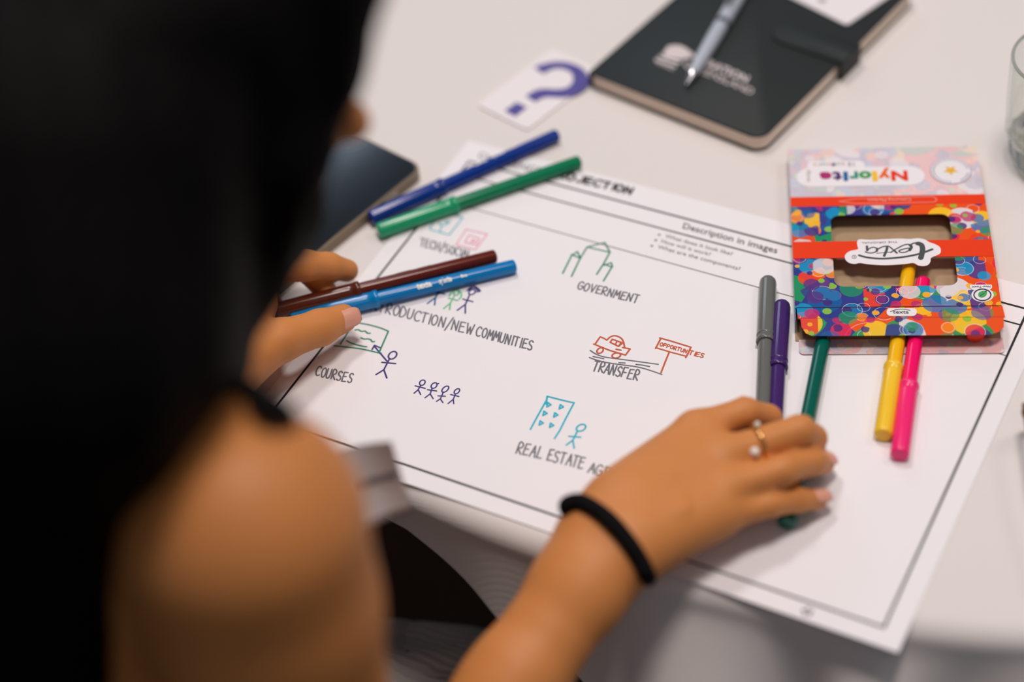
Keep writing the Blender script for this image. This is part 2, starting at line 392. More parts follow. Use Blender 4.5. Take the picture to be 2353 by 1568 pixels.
draw('drawn_road', [sm([(200, 355), (300, 420), (450, 470), (700, 505), (1050, 552), (1385, 598)]), sm([(185, 480), (400, 550), (700, 600), (1000, 640), (1200, 690), (1450, 775)]), [(250, 462), (435, 500)], [(700, 570), (808, 575)], [(1000, 600), (1100, 610), (1235, 637)]], pencil, Z4, .0009)
draw('drawn_signboard', [[(1412, 138), (1600, 190), (1955, 300), (1910, 400), (1865, 482)], [(1430, 150), (1340, 320)], [(1370, 315), (1600, 385), (1865, 455)], [(1580, 380), (1510, 550), (1435, 742)]], o_ink, Z4)
handword('handwritten_word', 'OPPORTUN', (1516, 796), (1577, 813), (1519, 788.5), o_ink, .0007)
handword('handwritten_word', 'ITIES', (1578, 815), (1616, 824), (1582, 806), o_ink, .0008)
tri = []
for x, y in ((372, 772), (467, 788), (342, 838), (425, 850), (313, 912), (393, 930)):
    tri.append([(x - 8, y - 16), (x + 16, y + 2), (x - 16, y + 18), (x - 8, y - 16)])
draw('drawn_tower_block', [[(230, 962), (285, 860), (355, 735), (360, 712)], [(352, 770), (357, 715)], sm([(357, 708), (490, 742), (565, 758)]), [(565, 758), (500, 880), (455, 970), (415, 1032)]] + tri, c_ink, Z3, label='cyan drawn tower block')
draw('drawn_figure', [ell(618, 950, 38, 24, -25), [(592, 972), (555, 1045)], [(525, 1015), (615, 1022)], [(555, 1045), (505, 1082)], [(555, 1045), (565, 1106)]], c_ink, Z3)

# ------------------------------------------------------------------ markers
white_print = mat('white_print', (238, 238, 232), .45)
def marker(rgb, cap_px, end_px, label, cap_rgb=None, zc=.0056, ze=.0047, roll=None, print_=True, dome=False, zb=PZ):
    a = at(cap_px[0], cap_px[1], zc + zb); b = at(end_px[0], end_px[1], ze + zb)
    return marker3(rgb, a, b, label, cap_rgb, roll, dome)
def marker3(rgb, a, b, label, cap_rgb=None, roll=None, dome=False):
    a = np.array(a, float); b = np.array(b, float); d = b - a; d /= np.linalg.norm(d); mid = a + d * .075
    yaw = math.atan2(d[1], d[0]); pitch = -math.asin(d[2])
    t = thing('marker_pen', label, 'marker', (mid[0], mid[1], mid[2]), (0, pitch, yaw), 'felt-tip markers lying about the worksheet')
    key = '%d_%d_%d' % rgb
    mb_ = mat('marker_barrel_' + key, rgb, .2, .42); mc = mat('marker_cap_' + key, cap_rgb or rgb, .2, .55)
    o = -.075
    if dome: cp = [(0.0000, .0012), (.0003, .0028), (.0012, .0042), (.0028, .0051), (.005, .0055)]
    else: cp = [(0.0000, .0040), (.0001, .0046), (.0007, .0052), (.002, .0055)]
    cp += [(.050, .0056), (.0545, .0056), (.055, .0060), (.0575, .0060), (.058, .0056), (.058, .0046)]
    mesh('cap', *lathe([(x + o, r) for x, r in cp], 36, .012, 12), mc, t, world=False, autosmooth=.7)
    if dome:   # these markers end in a rounded plug
        mesh('tip_ring', *lathe([(.0505 + o, .0056), (.051 + o, .0059), (.052 + o, .0059), (.0525 + o, .0056)], 36), mc, t, world=False, autosmooth=.7)
    bp = [(.056, .0045), (.060, .0046), (.1478, .0046), (.1495, .0044), (.150, .0039)]
    BAR = mesh('barrel', *lathe([(x + o, r) for x, r in bp], 36, .006, 12), mb_, t, world=False, autosmooth=.7)
    mesh('end_plug', *lathe([(.1488 + o, .0032), (.1502 + o, .0032), (.1506 + o, .0026)], 24), mb_, t, world=False, autosmooth=.7)
    if roll is not None:
        P = MB()
        for s, x0, x1, h in (('texta', .0835, .0935, .0042), ('nylorite', .0985, .1070, .0038), ('fine', .1130, .1175, .0020)):
            V, F = textmesh(s, .05); L = V[:, 0].max(); R = .0048; W = []
            for x, y, _ in V:
                ang = roll - (y - .4) * h / R; W.append((o + x0 + x / L * (x1 - x0), -R * math.sin(ang - math.pi / 2) * -1 if False else R * math.cos(ang), R * math.sin(ang)))
            P.add(W, F)
        P.go('printed_name', white_print, BAR, world=False)
    return t
# cap end pixel, barrel end pixel
marker((0, 50, 140), (850, 503), (1277, 312), 'dark blue marker, farther of the pair crossing the worksheet top corner', roll=math.radians(62), zb=0.0, ze=.0052)
marker((0, 122, 82), (868, 532), (1336, 370), 'green marker with a light green cap beside the dark blue marker', cap_rgb=(16, 158, 108), zb=0.0, ze=.0052)
marker3((96, 28, 14), at(627, 716, .0135), at(1142, 588, .0075), 'brown marker held in the left hand, above the light blue marker', cap_rgb=(84, 34, 18), roll=math.radians(22))
marker3((0, 122, 192), at(668, 734, .0072), at(1198, 608, .0052), 'light blue marker with white lettering under the left thumb', cap_rgb=(0, 128, 196), roll=math.radians(118))
marker((104, 106, 102), (1765, 640), (1752, 1000), 'grey marker with a rounded cap, left of the purple marker', dome=True)
marker((66, 36, 104), (1797, 695), (1777, 1040), 'purple marker with a rounded cap, right of the grey marker', dome=True)
marker((0, 92, 78), (1808, 1205), (1895, 765), 'dark green marker reaching from the marker box to under the right hand')
marker((250, 190, 16), (2029, 1002), (2090, 606), 'yellow marker half pulled out of the colourful box', cap_rgb=(252, 204, 48))
marker((250, 10, 104), (2067, 1048), (2126, 614), 'bright pink marker half pulled out of the colourful box', cap_rgb=(252, 40, 120))

# ------------------------------------------------------------------ colourful marker box
BO = np.array([0.2188, 0.0578]); BU = np.array([.9213, .3889]); BA = math.atan2(BU[1], BU[0]); BV = np.array([BU[1], -BU[0]])
bx = thing('marker_box', 'open colourful cardboard marker box with a cut-out window, on the worksheet edge', 'box', (BO[0], BO[1], PZ), (0, 0, BA))
def uv(px, py, z=.0122):
    d = at(px, py, z + PZ)[:2] - BO; return np.array([d @ BU, -(d @ BV)])
def art(name, pastel=0.0, seed=0.0, gloss=.28):
    """print of many overlapping coloured discs and thin white rings"""
    m = mat(name, (200, 60, 40), gloss, .5); nt = m.node_tree; b = nt.nodes['Principled BSDF']; N = nt.nodes.new; L = nt.links.new
    tc = N('ShaderNodeTexCoord'); mp = N('ShaderNodeMapping'); mp.inputs['Location'].default_value = (seed, seed * .7, 0); L(tc.outputs['Object'], mp.inputs[0])
    sx = N('ShaderNodeSeparateXYZ'); L(tc.outputs['Object'], sx.inputs[0])
    pal = [(20, 92, 160), (240, 66, 20), (232, 28, 70), (250, 140, 20), (64, 40, 120), (30, 150, 90), (250, 200, 40), (20, 150, 200), (190, 40, 110), (140, 196, 60), (226, 222, 224), (60, 60, 140), (36, 120, 180), (84, 52, 130), (250, 180, 40)]
    def ramp(fac, off=0):
        r = N('ShaderNodeValToRGB'); r.color_ramp.interpolation = 'CONSTANT'; el = r.color_ramp.elements
        n = len(pal)
        for i in range(n):
            e = el[i] if i < 2 else el.new(i / n)
            e.position = i / n; e.color = lin(pal[(i * 5 + off) % n])
        L(fac, r.inputs[0]); return r.outputs[0]
    def mixc(f, a, c):
        x = N('ShaderNodeMix'); x.data_type = 'RGBA'
        if isinstance(f, float): x.inputs[0].default_value = f
        else: L(f, x.inputs[0])
        for s, q in ((6, a), (7, c)):
            if isinstance(q, tuple): x.inputs[s].default_value = q
            else: L(q, x.inputs[s])
        return x.outputs[2]
    def math_(op, a, c):
        x = N('ShaderNodeMath'); x.operation = op
        for s, q in ((0, a), (1, c)):
            if isinstance(q, (int, float)): x.inputs[s].default_value = q
            else: L(q, x.inputs[s])
        return x.outputs[0]
    no = N('ShaderNodeTexNoise'); no.inputs['Scale'].default_value = 14; L(mp.outputs[0], no.inputs[0])
    base = mixc(math_('GREATER_THAN', math_('ADD', no.outputs[0], math_('MULTIPLY', sx.outputs[0], 3.0)), .68), lin((48, 60, 140)), lin((240, 84, 24)))
    for i, (sc, rad, al, dens) in enumerate(((26, .50, .95, 1.0), (38, .46, .9, .95), (55, .44, .85, .8), (80, .42, .85, .55), (130, .40, .9, .35), (48, .34, .7, .6))):
        mq = N('ShaderNodeMapping'); mq.inputs['Location'].default_value = (.37 * i + .02, .71 * i, 0); L(mp.outputs[0], mq.inputs[0])
        v = N('ShaderNodeTexVoronoi'); v.voronoi_dimensions = '2D'; v.inputs['Scale'].default_value = sc; v.inputs['Randomness'].default_value = .8; L(mq.outputs[0], v.inputs['Vector'])
        sp = N('ShaderNodeSeparateColor'); L(v.outputs['Color'], sp.inputs[0])
        r_ = math_('MULTIPLY_ADD', sp.outputs[1], rad * .6)
        r_.node.inputs[2].default_value = rad * .45
        mask = math_('MULTIPLY', math_('LESS_THAN', v.outputs['Distance'], r_), math_('LESS_THAN', sp.outputs[2], dens))
        warm = math_('FRACT', math_('ADD', sp.outputs[0], math_('MULTIPLY', sx.outputs[0], 1.3)), 0)
        base = mixc(math_('MULTIPLY', mask, al), base, ramp(warm, i))
        if i in (0, 2, 3):
            ring = math_('LESS_THAN', math_('ABSOLUTE', math_('SUBTRACT', v.outputs['Distance'], .40 - .03 * i), 0), .004 + .003 * i)
            base = mixc(math_('MULTIPLY', math_('MULTIPLY', ring, math_('GREATER_THAN', sp.outputs[0], .72)), .6), base, (.9, .9, .9, 1))
    if pastel: base = mixc(pastel, base, lin((240, 232, 236)))
    L(base, b.inputs['Base Color'])
    return m
ART = art('box_art'); PASTEL = art('box_art_pastel', .70, 3.1); PASTEL2 = art('box_art_inside', .62, 5.3, .5)
kraft = mat('kraft_board', (176, 150, 120), .9, .2, noise=(120, .12), bump=(500, .4)); boxred = mat('box_red', (238, 62, 20), .3)
H = .0122; T = .0004
def plate(name, x0, x1, y0, y1, z, m, r=0.0, t=T, rr=None):
    P = rrect(x1 - x0, y1 - y0, rr if rr is not None else max(r, 1e-5), 6 if (r or rr) else 1, (x0 + x1) / 2, (y0 + y1) / 2)
    return mesh(name, *prism(P, z - t, z), m, bx, world=False)
BW = .1245
plate('back_panel', 0, BW, -.172, 0, .0008, kraft)
plate('back_flap', .002, BW + .001, -.184, -.1715, .0011, PASTEL2, rr=[1e-5, 1e-5, .003, .003])
mesh('side_panel', *box((.0002, -.082, H / 2), (.0004, .166, H - .0005)), ART, bx, world=False)
mesh('side_panel', *box((BW - .0002, -.079, H / 2), (.0004, .158, H - .0005)), ART, bx, world=False)
mesh('end_panel', *box((BW / 2, -.0002, H / 2), (BW, .0004, H - .0005)), PASTEL, bx, world=False)
# front panel round the window
wx0, wx1, wy0, wy1 = .0252, .1012, -.1358, -.0683
hole = rrect(wx1 - wx0, wy1 - wy0, .006, 6, (wx0 + wx1) / 2, (wy0 + wy1) / 2)
outer = []
cxw, cyw = (wx0 + wx1) / 2, (wy0 + wy1) / 2
FX0, FX1, FY0, FY1 = 0, BW + .001, -.1545, -.0590
for x, y in hole:
    dx, dy = x - cxw, y - cyw
    s = min(((FX1 if dx > 0 else FX0) - cxw) / dx if abs(dx) > 1e-9 else 9e9, ((FY1 if dy > 0 else FY0) - cyw) / dy if abs(dy) > 1e-9 else 9e9)
    outer.append((cxw + dx * s, cyw + dy * s))
# put the true corners in
def snap(P, cor):
    for c in cor:
        i = min(range(len(P)), key=lambda k: (P[k][0] - c[0]) ** 2 + (P[k][1] - c[1]) ** 2); P[i] = c
    return P
outer = snap(outer, [(FX0, FY0), (FX0, FY1), (FX1, FY0), (FX1, FY1)])
n = len(hole); V = [(x, y, H) for x, y in outer] + [(x, y, H) for x, y in hole] + [(x, y, H - T) for x, y in outer] + [(x, y, H - T) for x, y in hole]
F = []
for i in range(n):
    j = (i + 1) % n
    F += [(i, j, n + j, n + i), (2 * n + i, 3 * n + i, 3 * n + j, 2 * n + j), (n + i, n + j, 3 * n + j, 3 * n + i), (i, 2 * n + i, 2 * n + j, j)]
mesh('front_panel', V, F, ART, bx, world=False)
plate('header_panel', 0, BW + .0005, -.0495, 0, H, PASTEL)
plate('red_band', 0, BW + .001, -.0590, -.0495, H, boxred)
plate('red_band', 0, BW + .001, -.1095, -.0938, H + .0003, boxred)
# spine strip and tuck flap, slightly lifted
V = [(.001, -.1545, H), (BW + .0015, -.1545, H), (BW + .002, -.1652, H + .0008), (.0015, -.1652, H + .0008)]
mesh('spine_flap', V + [(x, y, z - T) for x, y, z in V], [(3, 2, 1, 0), (4, 5, 6, 7), (0, 1, 5, 4), (2, 3, 7, 6), (1, 2, 6, 5), (3, 0, 4, 7)], ART, bx, world=False)
P = [(.003, -.1654), (.0035, -.172), (.006, -.177), (.010, -.1792), (BW - .008, -.1792), (BW - .003, -.177), (BW + .0005, -.173), (BW + .001, -.1654)]
V, F = prism(P, 0, T); V = [(x, y, z + H + .0008 + (-.1654 - y) * -.10) for x, y, z in V]
mesh('tuck_flap', V, F, ART, bx, world=False)
for y in (-.1545, -.1653):
    mesh('crease', *box((BW / 2 + .001, y, H + .0006 + (.0005 if y < -.16 else -.0003)), (BW, .0003, .0002)), mat('crease_dark', (90, 40, 60), .6), bx, world=False)
HZ = H + .0002
def bpoly(mb, P, z): mb.add([(p[0], p[1], z) for p in P], [tuple(range(len(P)))])
wp = mat('box_white', (240, 236, 240), .35)
mb = MB(); bpoly(mb, rrect(.084, .0195, .0097, 8, .0465, -.0297), HZ); bpoly(mb, rrect(.038, .011, .004, 6, .031, -.0185), HZ - .0001); mb.go('white_label', wp, bx, world=False)
cols = [(232, 56, 16), (240, 104, 16), (246, 196, 40), (44, 156, 72), (40, 148, 130), (24, 104, 164), (84, 48, 116), (176, 44, 112)]
x = .0775
for ch, c, wdt in zip('Nylorite', cols, (.0108, .0080, .0034, .0082, .0060, .0034, .0064, .0080)):
    mb = MB(); V, F = textmesh(ch, .045); V[:, 0] /= V[:, 0].max()
    mb.add([(x - a * wdt, -.0252 - b_ * .0098, HZ + .0002) for a, b_, _ in V], F)
    mb.go('printed_letter', mat('letter_' + str(c[0]) + '_' + str(c[1]), c, .35), bx, world=False); x -= wdt + .0005
def btext(name, s, x0, x1, y, h, m, z=HZ + .0002, bold=0.0):
    mb = MB(); ptext(mb, s, (x0, y), (x1, y), (x0, y - h if x1 < x0 else y + h), z, bold); return mb.go(name, m, bx, world=False)
btext('printed_text', '12', .043, .039, -.0155, .0035, mat('text_dark', (70, 66, 50), .5))
for i, ch in enumerate('colours'):
    btext('printed_text', ch, .0368 - i * .0031, .0345 - i * .0031, -.0155, .0030, mat('letter_%d_%d' % cols[(i * 3) % 8][:2], cols[(i * 3) % 8], .35))
mb = MB(); V, F = textmesh('fine'); V[:, 0] /= V[:, 0].max()
mb.add([(.0115 + b_ * .0028, -.0225 - a * .012, HZ + .0002) for a, b_, _ in V], F); mb.go('printed_text', mat('text_tan', (170, 160, 140), .5), bx, world=False)
# round seal
def disc(mb, cx, cy, r, z, n=32, ry=None):
    mb.add([(cx + r * math.cos(2 * math.pi * i / n), cy + (ry or r) * math.sin(2 * math.pi * i / n), z) for i in range(n)], [tuple(range(n))])
sc_ = (.1058, -.0258)
mb = MB(); disc(mb, *sc_, .0134, HZ); SEAL = mb.go('seal_rim', mat('seal_navy', (96, 104, 160), .4), bx, world=False)
mb = MB(); disc(mb, *sc_, .0130, HZ + .00015); mb.go('seal_face', wp, SEAL, world=False)
mb = MB(); P = []
for i in range(10):
    a = math.radians(-90 + 36 * i); r = .0052 if i % 2 == 0 else .0023; P.append((sc_[0] + r * math.cos(a), sc_[1] + .0005 - r * math.sin(a) * -1, HZ + .0003))
mb.add(P, [tuple(range(10))]); mb.go('seal_star', mat('star_yellow', (240, 184, 48), .4), SEAL, world=False)
mb = MB()
for k in range(34):
    a = math.radians(k * 10 + 12); R1 = .0108
    if 255 < (k * 10) % 360 < 285: continue
    ribbon(mb, [(sc_[0] + R1 * math.cos(a), sc_[1] + R1 * math.sin(a)), (sc_[0] + (R1 + .0010) * math.cos(a + .03), sc_[1] + (R1 + .0010) * math.sin(a + .03))], .0006, HZ + .0003)
mb.go('seal_lettering', mat('seal_text', (120, 124, 150), .5), SEAL, world=False)
# pale line-drawn marker on the first red band
mb = MB(); pk = mat('band_pink', (246, 130, 110), .35)
ribbon(mb, [(.0315, -.0548), (.042, -.0525), (.092, -.0515), (.0942, -.0535), (.0942, -.0555), (.092, -.0570), (.042, -.0572), (.0315, -.0548)], .0010, HZ)
mb.go('band_drawing', pk, bx, world=False)
btext('printed_text', 'Colouring Markers', .078, .050, -.0530, .0028, mat('band_text', (250, 190, 176), .4))
# logo sticker on the middle band
ZL = (1930, 520, 8.715); LZ = H + .0008
def lz(x, y): return uv(ZL[0] + x / ZL[2], ZL[1] + y / ZL[2], LZ)
O_ = [(345, 310), (400, 262), (600, 272), (900, 258), (1200, 248), (1400, 256), (1550, 242), (1690, 262), (1790, 320), (1900, 358), (1990, 410), (2022, 480), (1990, 560), (1830, 628), (1815, 700), (1770, 770), (1680, 797), (1570, 785), (1465, 735),
      (1300, 757), (900, 780), (560, 760), (400, 735), (300, 755), (190, 735), (120, 680), (98, 610), (130, 545), (220, 492), (360, 462), (350, 390)]
S_ = [tuple(lz(*p)) for p in smooth_path(O_, 3, True)]
V, F = prism(S_[::-1], LZ - .0004, LZ); STK = mesh('logo_sticker', V, F, wp, bx, world=False)
dk = mat('logo_grey', (72, 80, 76), .45); mb = MB()
def lstroke(P, wd, taper=False):
    Q = [lz(*p) for p in smooth_path(P, 5)]; ribbon(mb, Q, wd * 1.25 / 8.715 / 3650, LZ + .00015)
lstroke([(1400, 388), (1470, 345), (1560, 335)], 28); lstroke([(1560, 350), (1625, 370), (1655, 450), (1640, 560), (1618, 640)], 88)
lstroke([(1850, 465), (1700, 520), (1500, 578), (1200, 628), (850, 652), (600, 636), (450, 606), (385, 585)], 40)
lstroke([(1390, 440), (1300, 455), (1200, 485), (1185, 510), (1240, 530), (1330, 515), (1410, 460), (1430, 400), (1370, 365), (1270, 385), (1180, 430), (1090, 480), (1020, 530)], 22)
lstroke([(1400, 380), (1432, 420), (1395, 485)], 48)
lstroke([(1145, 543), (1070, 480), (1000, 418), (940, 402), (840, 420), (760, 465)], 24); lstroke([(1140, 538), (1080, 485)], 34)
lstroke([(945, 412), (935, 480), (885, 598)], 42); lstroke([(735, 545), (880, 532), (1030, 520)], 14)
lstroke([(545, 492), (600, 445), (670, 425), (735, 450), (735, 500), (660, 535), (570, 537), (508, 516)], 22); lstroke([(541, 405), (546, 490)], 40); lstroke([(745, 450), (738, 500)], 38)
mb.go('logo_lettering', dk, STK, world=False)
mb = MB(); ptext(mb, 'THE ORIGINAL', lz(1155, 296), lz(432, 322), lz(1155, 336), LZ + .00015); mb.go('printed_text', mat('text_olive', (96, 98, 78), .5), bx, world=False)
mb = MB(); ribbon(mb, [lz(*p) for p in ell(285, 618, 44, 32)], .0003, LZ + .00015); ptext(mb, 'R', lz(300, 603), lz(268, 603), lz(300, 632), LZ + .00015); mb.go('printed_text', dk, bx, world=False)
# non-toxic mark
ZN = (1780, 560, 4.107)
def nz(x, y): return uv(ZN[0] + x / ZN[2], ZN[1] + y / ZN[2], H)
def px2(P, z, name, m): mb = MB(); mb.add([(*nz(*p), z) for p in P], [tuple(range(len(P)))]); return mb.go(name, m, bx, world=False)
px2(ell(1962, 487, 106, 66, n=28)[:-1], HZ, 'white_label', wp)
px2([(1850, 392), (2045, 390), (2052, 402), (2050, 425), (2030, 440), (1870, 442), (1845, 420), (1843, 400)], HZ + .0001, 'white_label', wp)
mb = MB(); ribbon(mb, [nz(*p) for p in ell(1960, 488, 80, 54, n=28)], .0007, HZ + .0003); mb.go('badge_ring', mat('badge_navy', (40, 52, 70), .4), bx, world=False)
px2(smooth_path([(1925, 500), (1925, 470), (1950, 455), (1990, 452), (2003, 470), (1990, 498), (1955, 512)], 3, True), HZ + .0003, 'badge_leaf', mat('leaf_green', (70, 170, 96), .4))
mb = MB(); ribbon(mb, [nz(1940, 500), nz(1975, 475)], .0003, HZ + .0004); ribbon(mb, [nz(1990, 460), nz(1998, 452)], .0006, HZ + .0004); mb.go('badge_vein', mat('badge_navy', (40, 52, 70)), bx, world=False)
mb = MB(); ptext(mb, 'Non-Toxic', nz(2035, 402), nz(1862, 406), nz(2035, 420), HZ + .0003, .01); mb.go('printed_text', mat('badge_navy', (40, 52, 70)), bx, world=False)
# little name pill on the spine strip
px2([tuple(p) for p in rrect(285, 74, 36, 6, 1198, 657)], H + .0010, 'white_label', wp)
mb = MB(); ptext(mb, 'texta', nz(1115, 672), nz(1265, 672), nz(1115, 640), H + .0012, .01); ribbon(mb, [nz(*p) for p in smooth_path([(1092, 655), (1140, 638), (1210, 632), (1278, 642)], 4)], .0004, H + .0012); mb.go('printed_text', dk, bx, world=False)
# orange marker still inside, only its cap tip peeping out
a = BO + BU * .1105 - BV * -.1835 * -1 if False else BO + BU * .1085 + BV * .1755
b = BO + BU * .1115 + BV * .0265
marker3((236, 52, 20), (a[0], a[1], .0067), (b[0], b[1], .0062), 'red marker inside the colourful box, only its cap end peeping out', roll=None)

# ------------------------------------------------------------------ question card
ca, cb = at(1275, 106, .0012), at(1100, 240, .0012)
cc, cd = at(1207, 301, .0012), at(1378, 172, .0012)
cen = (ca + cb + cc + cd) / 4; ux = (cb - ca + cc - cd); ang = math.atan2(ux[1], ux[0]); Lc = .5 * (np.linalg.norm(cb - ca) + np.linalg.norm(cc - cd)); Wc = .5 * (np.linalg.norm(cc - cb) + np.linalg.norm(cd - ca))
qc = thing('question_card', 'white rounded card with a large purple question mark, partly under the notebook', 'card', (cen[0], cen[1], .0001), (0, 0, ang))
mesh('card', *prism(rrect(Lc, Wc, .004, 6), 0, .0014, .0002), mat('card_white', (238, 232, 234), .5), qc, world=False)
def qz(x, y):
    d = at(1080 + x / 7.128, 100 + y / 7.128, .0015)[:2] - cen[:2]; c_, s_ = math.cos(-ang), math.sin(-ang); return (d[0] * c_ - d[1] * s_, d[0] * s_ + d[1] * c_)
pm = mat('question_purple', (84, 76, 152), .5)
ol = [(1050, 395), (1180, 340), (1430, 298), (1650, 325), (1830, 400), (1930, 520), (1960, 640), (1890, 750), (1760, 830), (1600, 885), (1440, 890), (1280, 880), (1170, 905), (1075, 965)]
il = [(910, 865), (1080, 765), (1230, 742), (1400, 752), (1540, 738), (1640, 690), (1690, 600), (1670, 500), (1590, 440), (1470, 412), (1350, 425), (1200, 500)]
mb = MB()
def rs(P, n=28):
    P = np.array(smooth_path(P, 6)); d = np.r_[0, np.cumsum(np.linalg.norm(np.diff(P, axis=0), axis=1))]; t = np.linspace(0, d[-1], n)
    return np.c_[np.interp(t, d, P[:, 0]), np.interp(t, d, P[:, 1])]
A_, B_ = rs(ol), rs(il[::-1])
VV = [(*qz(*p), .0016) for p in A_] + [(*qz(*p), .0016) for p in B_]
mb.add(VV, [(i, i + 1, 28 + i + 1, 28 + i) for i in range(27)])
mb.add([(*qz(*p), .0016) for p in [(565, 1105), (765, 965), (935, 1050), (745, 1200)]], [(0, 1, 2, 3)])
mb.go('question_mark', pm, qc, world=False)

# ------------------------------------------------------------------ notebook
NH_ = .0140
A = at(1362, 160, NH_); B = at(1768, 318, NH_); wv = (B - A)[:2]; wv /= np.linalg.norm(wv); na = math.atan2(wv[1], wv[0]); NW, NL = .147, .212
nb = thing('notebook', 'black notebook with a magnetic closing strap and white crest lettering', 'notebook', (A[0], A[1], .0001), (0, 0, na))
def nbz(px, py, z=NH_):
    d = at(px, py, z)[:2] - A[:2]; c_, s_ = math.cos(-na), math.sin(-na); return (d[0] * c_ - d[1] * s_, d[0] * s_ + d[1] * c_)
leather = mat('notebook_black', (42, 47, 48), .55, .3, bump=(700, .25)); pages = mat('page_edges', (244, 224, 206), .85, noise=(40, .05))
oy = -.004; cxn, cyn = NW / 2 - .001, NL / 2 + oy
def cover(z0, z1):
    return prism(rrect(NW, NL, [.011, .002, .002, .011], 6, cxn, cyn), z0, z1, .0005)
FC = mesh('front_cover', *cover(NH_ - .0016, NH_), leather, nb, world=False, autosmooth=.9)
mesh('back_cover', *cover(0, .0014), leather, nb, world=False, autosmooth=.9)
mesh('spine', *box((.0005, cyn, NH_ / 2), (.003, NL, NH_ - .002)), leather, nb, world=False)
mesh('page_block', *prism(rrect(NW - .0025, NL - .0026, [.010, .001, .001, .010], 6, cxn + .0002, cyn), .0014, NH_ - .0016), pages, nb, world=False)
s0, s1 = nbz(1925, 168), nbz(1972, 112); tl = nbz(1768, 82)
sy0, sy1 = .0955, .1215; sx0 = tl[0]
P = rrect(NW + .003 - sx0, sy1 - sy0, [.0005, .0128, .0128, .0005], 8, (NW + .003 + sx0) / 2, (sy0 + sy1) / 2)
mb = MB(); mb.add(*prism(P, NH_, NH_ + .0022, .0006)); mb.add(*box((NW + .0017, (sy0 + sy1) / 2, (NH_ + .002) / 2), (.0022, sy1 - sy0, NH_ + .002)))
mb.go('strap', leather, nb, world=False, autosmooth=.9)
silver = mat('foil_white', (214, 204, 204), .45)
def pn(x, y): return nbz(1470 + x / 7.84, 60 + y / 7.84)
mb = MB(); CZ = NH_ + .0001
for P in ([(500, 370), (600, 345), (720, 350), (840, 400), (920, 480), (890, 560), (800, 600), (650, 600), (480, 560), (400, 500), (460, 440)],
          [(340, 530), (460, 560), (640, 620), (760, 650), (690, 690), (500, 620), (330, 570)],
          [(265, 600), (300, 590), (660, 730), (640, 760), (280, 630)], [(270, 645), (620, 790), (600, 800), (290, 665)]):
    mb.add([(*pn(*p), CZ) for p in P], [tuple(range(len(P)))])
mb.go('crest', silver, FC, world=False)
mb = MB(); ptext(mb, 'MIGRATION', nbz(1580, 134), nbz(1715, 191), nbz(1589, 119), CZ, .03); mb.go('cover_lettering', silver, FC, world=False)
mb = MB(); ptext(mb, 'QUEENSLAND', nbz(1568, 151), nbz(1727, 219), nbz(1577, 137), CZ, .0); mb.go('cover_lettering', silver, FC, world=False)

# pen lying on the notebook
p0 = at(1576, 196, NH_ + .004); pdir = at(1703, -20, NH_ + .0057) - p0; pdir /= np.linalg.norm(pdir)
pen = thing('ballpoint_pen', 'silver ballpoint pen lying on the black notebook', 'pen', tuple(p0), (0, -math.asin(pdir[2]), math.atan2(pdir[1], pdir[0])))
sil = mat('satin_silver', (188, 196, 208), .35, .6, metal=.15); chrome = mat('chrome', (225, 225, 228), .08, metal=1)
mesh('tip', *lathe([(0, .0009), (.002, .0013), (.009, .0026), (.0125, .0034), (.0130, .0037), (.0150, .0038)], 28), chrome, pen, world=False, autosmooth=.6)
mesh('lower_barrel', *lathe([(.0150, .0036), (.030, .0048), (.052, .0055), (.072, .0055)], 32), sil, pen, world=False, autosmooth=.6)
mesh('centre_ring', *lathe([(.0722, .0054), (.0728, .0060), (.0770, .0060), (.0776, .0054)], 32), chrome, pen, world=False, autosmooth=.6)
mesh('upper_barrel', *lathe([(.0775, .0056), (.100, .0056), (.128, .0050), (.1335, .0046)], 32), sil, pen, world=False, autosmooth=.6)
mesh('push_button', *lathe([(.1335, .0024), (.141, .0024), (.1420, .0018)], 20), chrome, pen, world=False, autosmooth=.6)
mesh('clip', *box((.110, 0, .0068), (.042, .0036, .0010)), chrome, pen, world=False)

# white card on the notebook's far part
k0 = at(1946, 58, NH_ + .001); k1 = at(1830, 0, NH_ + .001); k2 = at(2040, 0, NH_ + .001)
e1 = (k1 - k0)[:2]; e1 /= np.linalg.norm(e1); e2 = np.array([e1[1], -e1[0]])
if e2 @ (k2 - k0)[:2] < 0: e2 = -e2
kr = math.atan2(e2[1], e2[0])
nc = thing('note_card', 'white card corner lying on the far half of the black notebook', 'card', (k0[0], k0[1], NH_ + .0003), (0, 0, kr))
sgn = 1 if np.array([-e2[1], e2[0]]) @ e1 > 0 else -1
mesh('card', *prism(rrect(.055, .088, .003, 5, .0275, sgn * .044), 0, .0009, .0002), mat('card_white', (238, 232, 234), .5), nc, world=False)
mb = MB(); disc(mb, .012, sgn * .034, .003, .00105, 16); disc(mb, .025, sgn * .036, .003, .00105, 16); mb.go('printed_mark', mat('print_faint', (150, 150, 150), .6), nc, world=False)

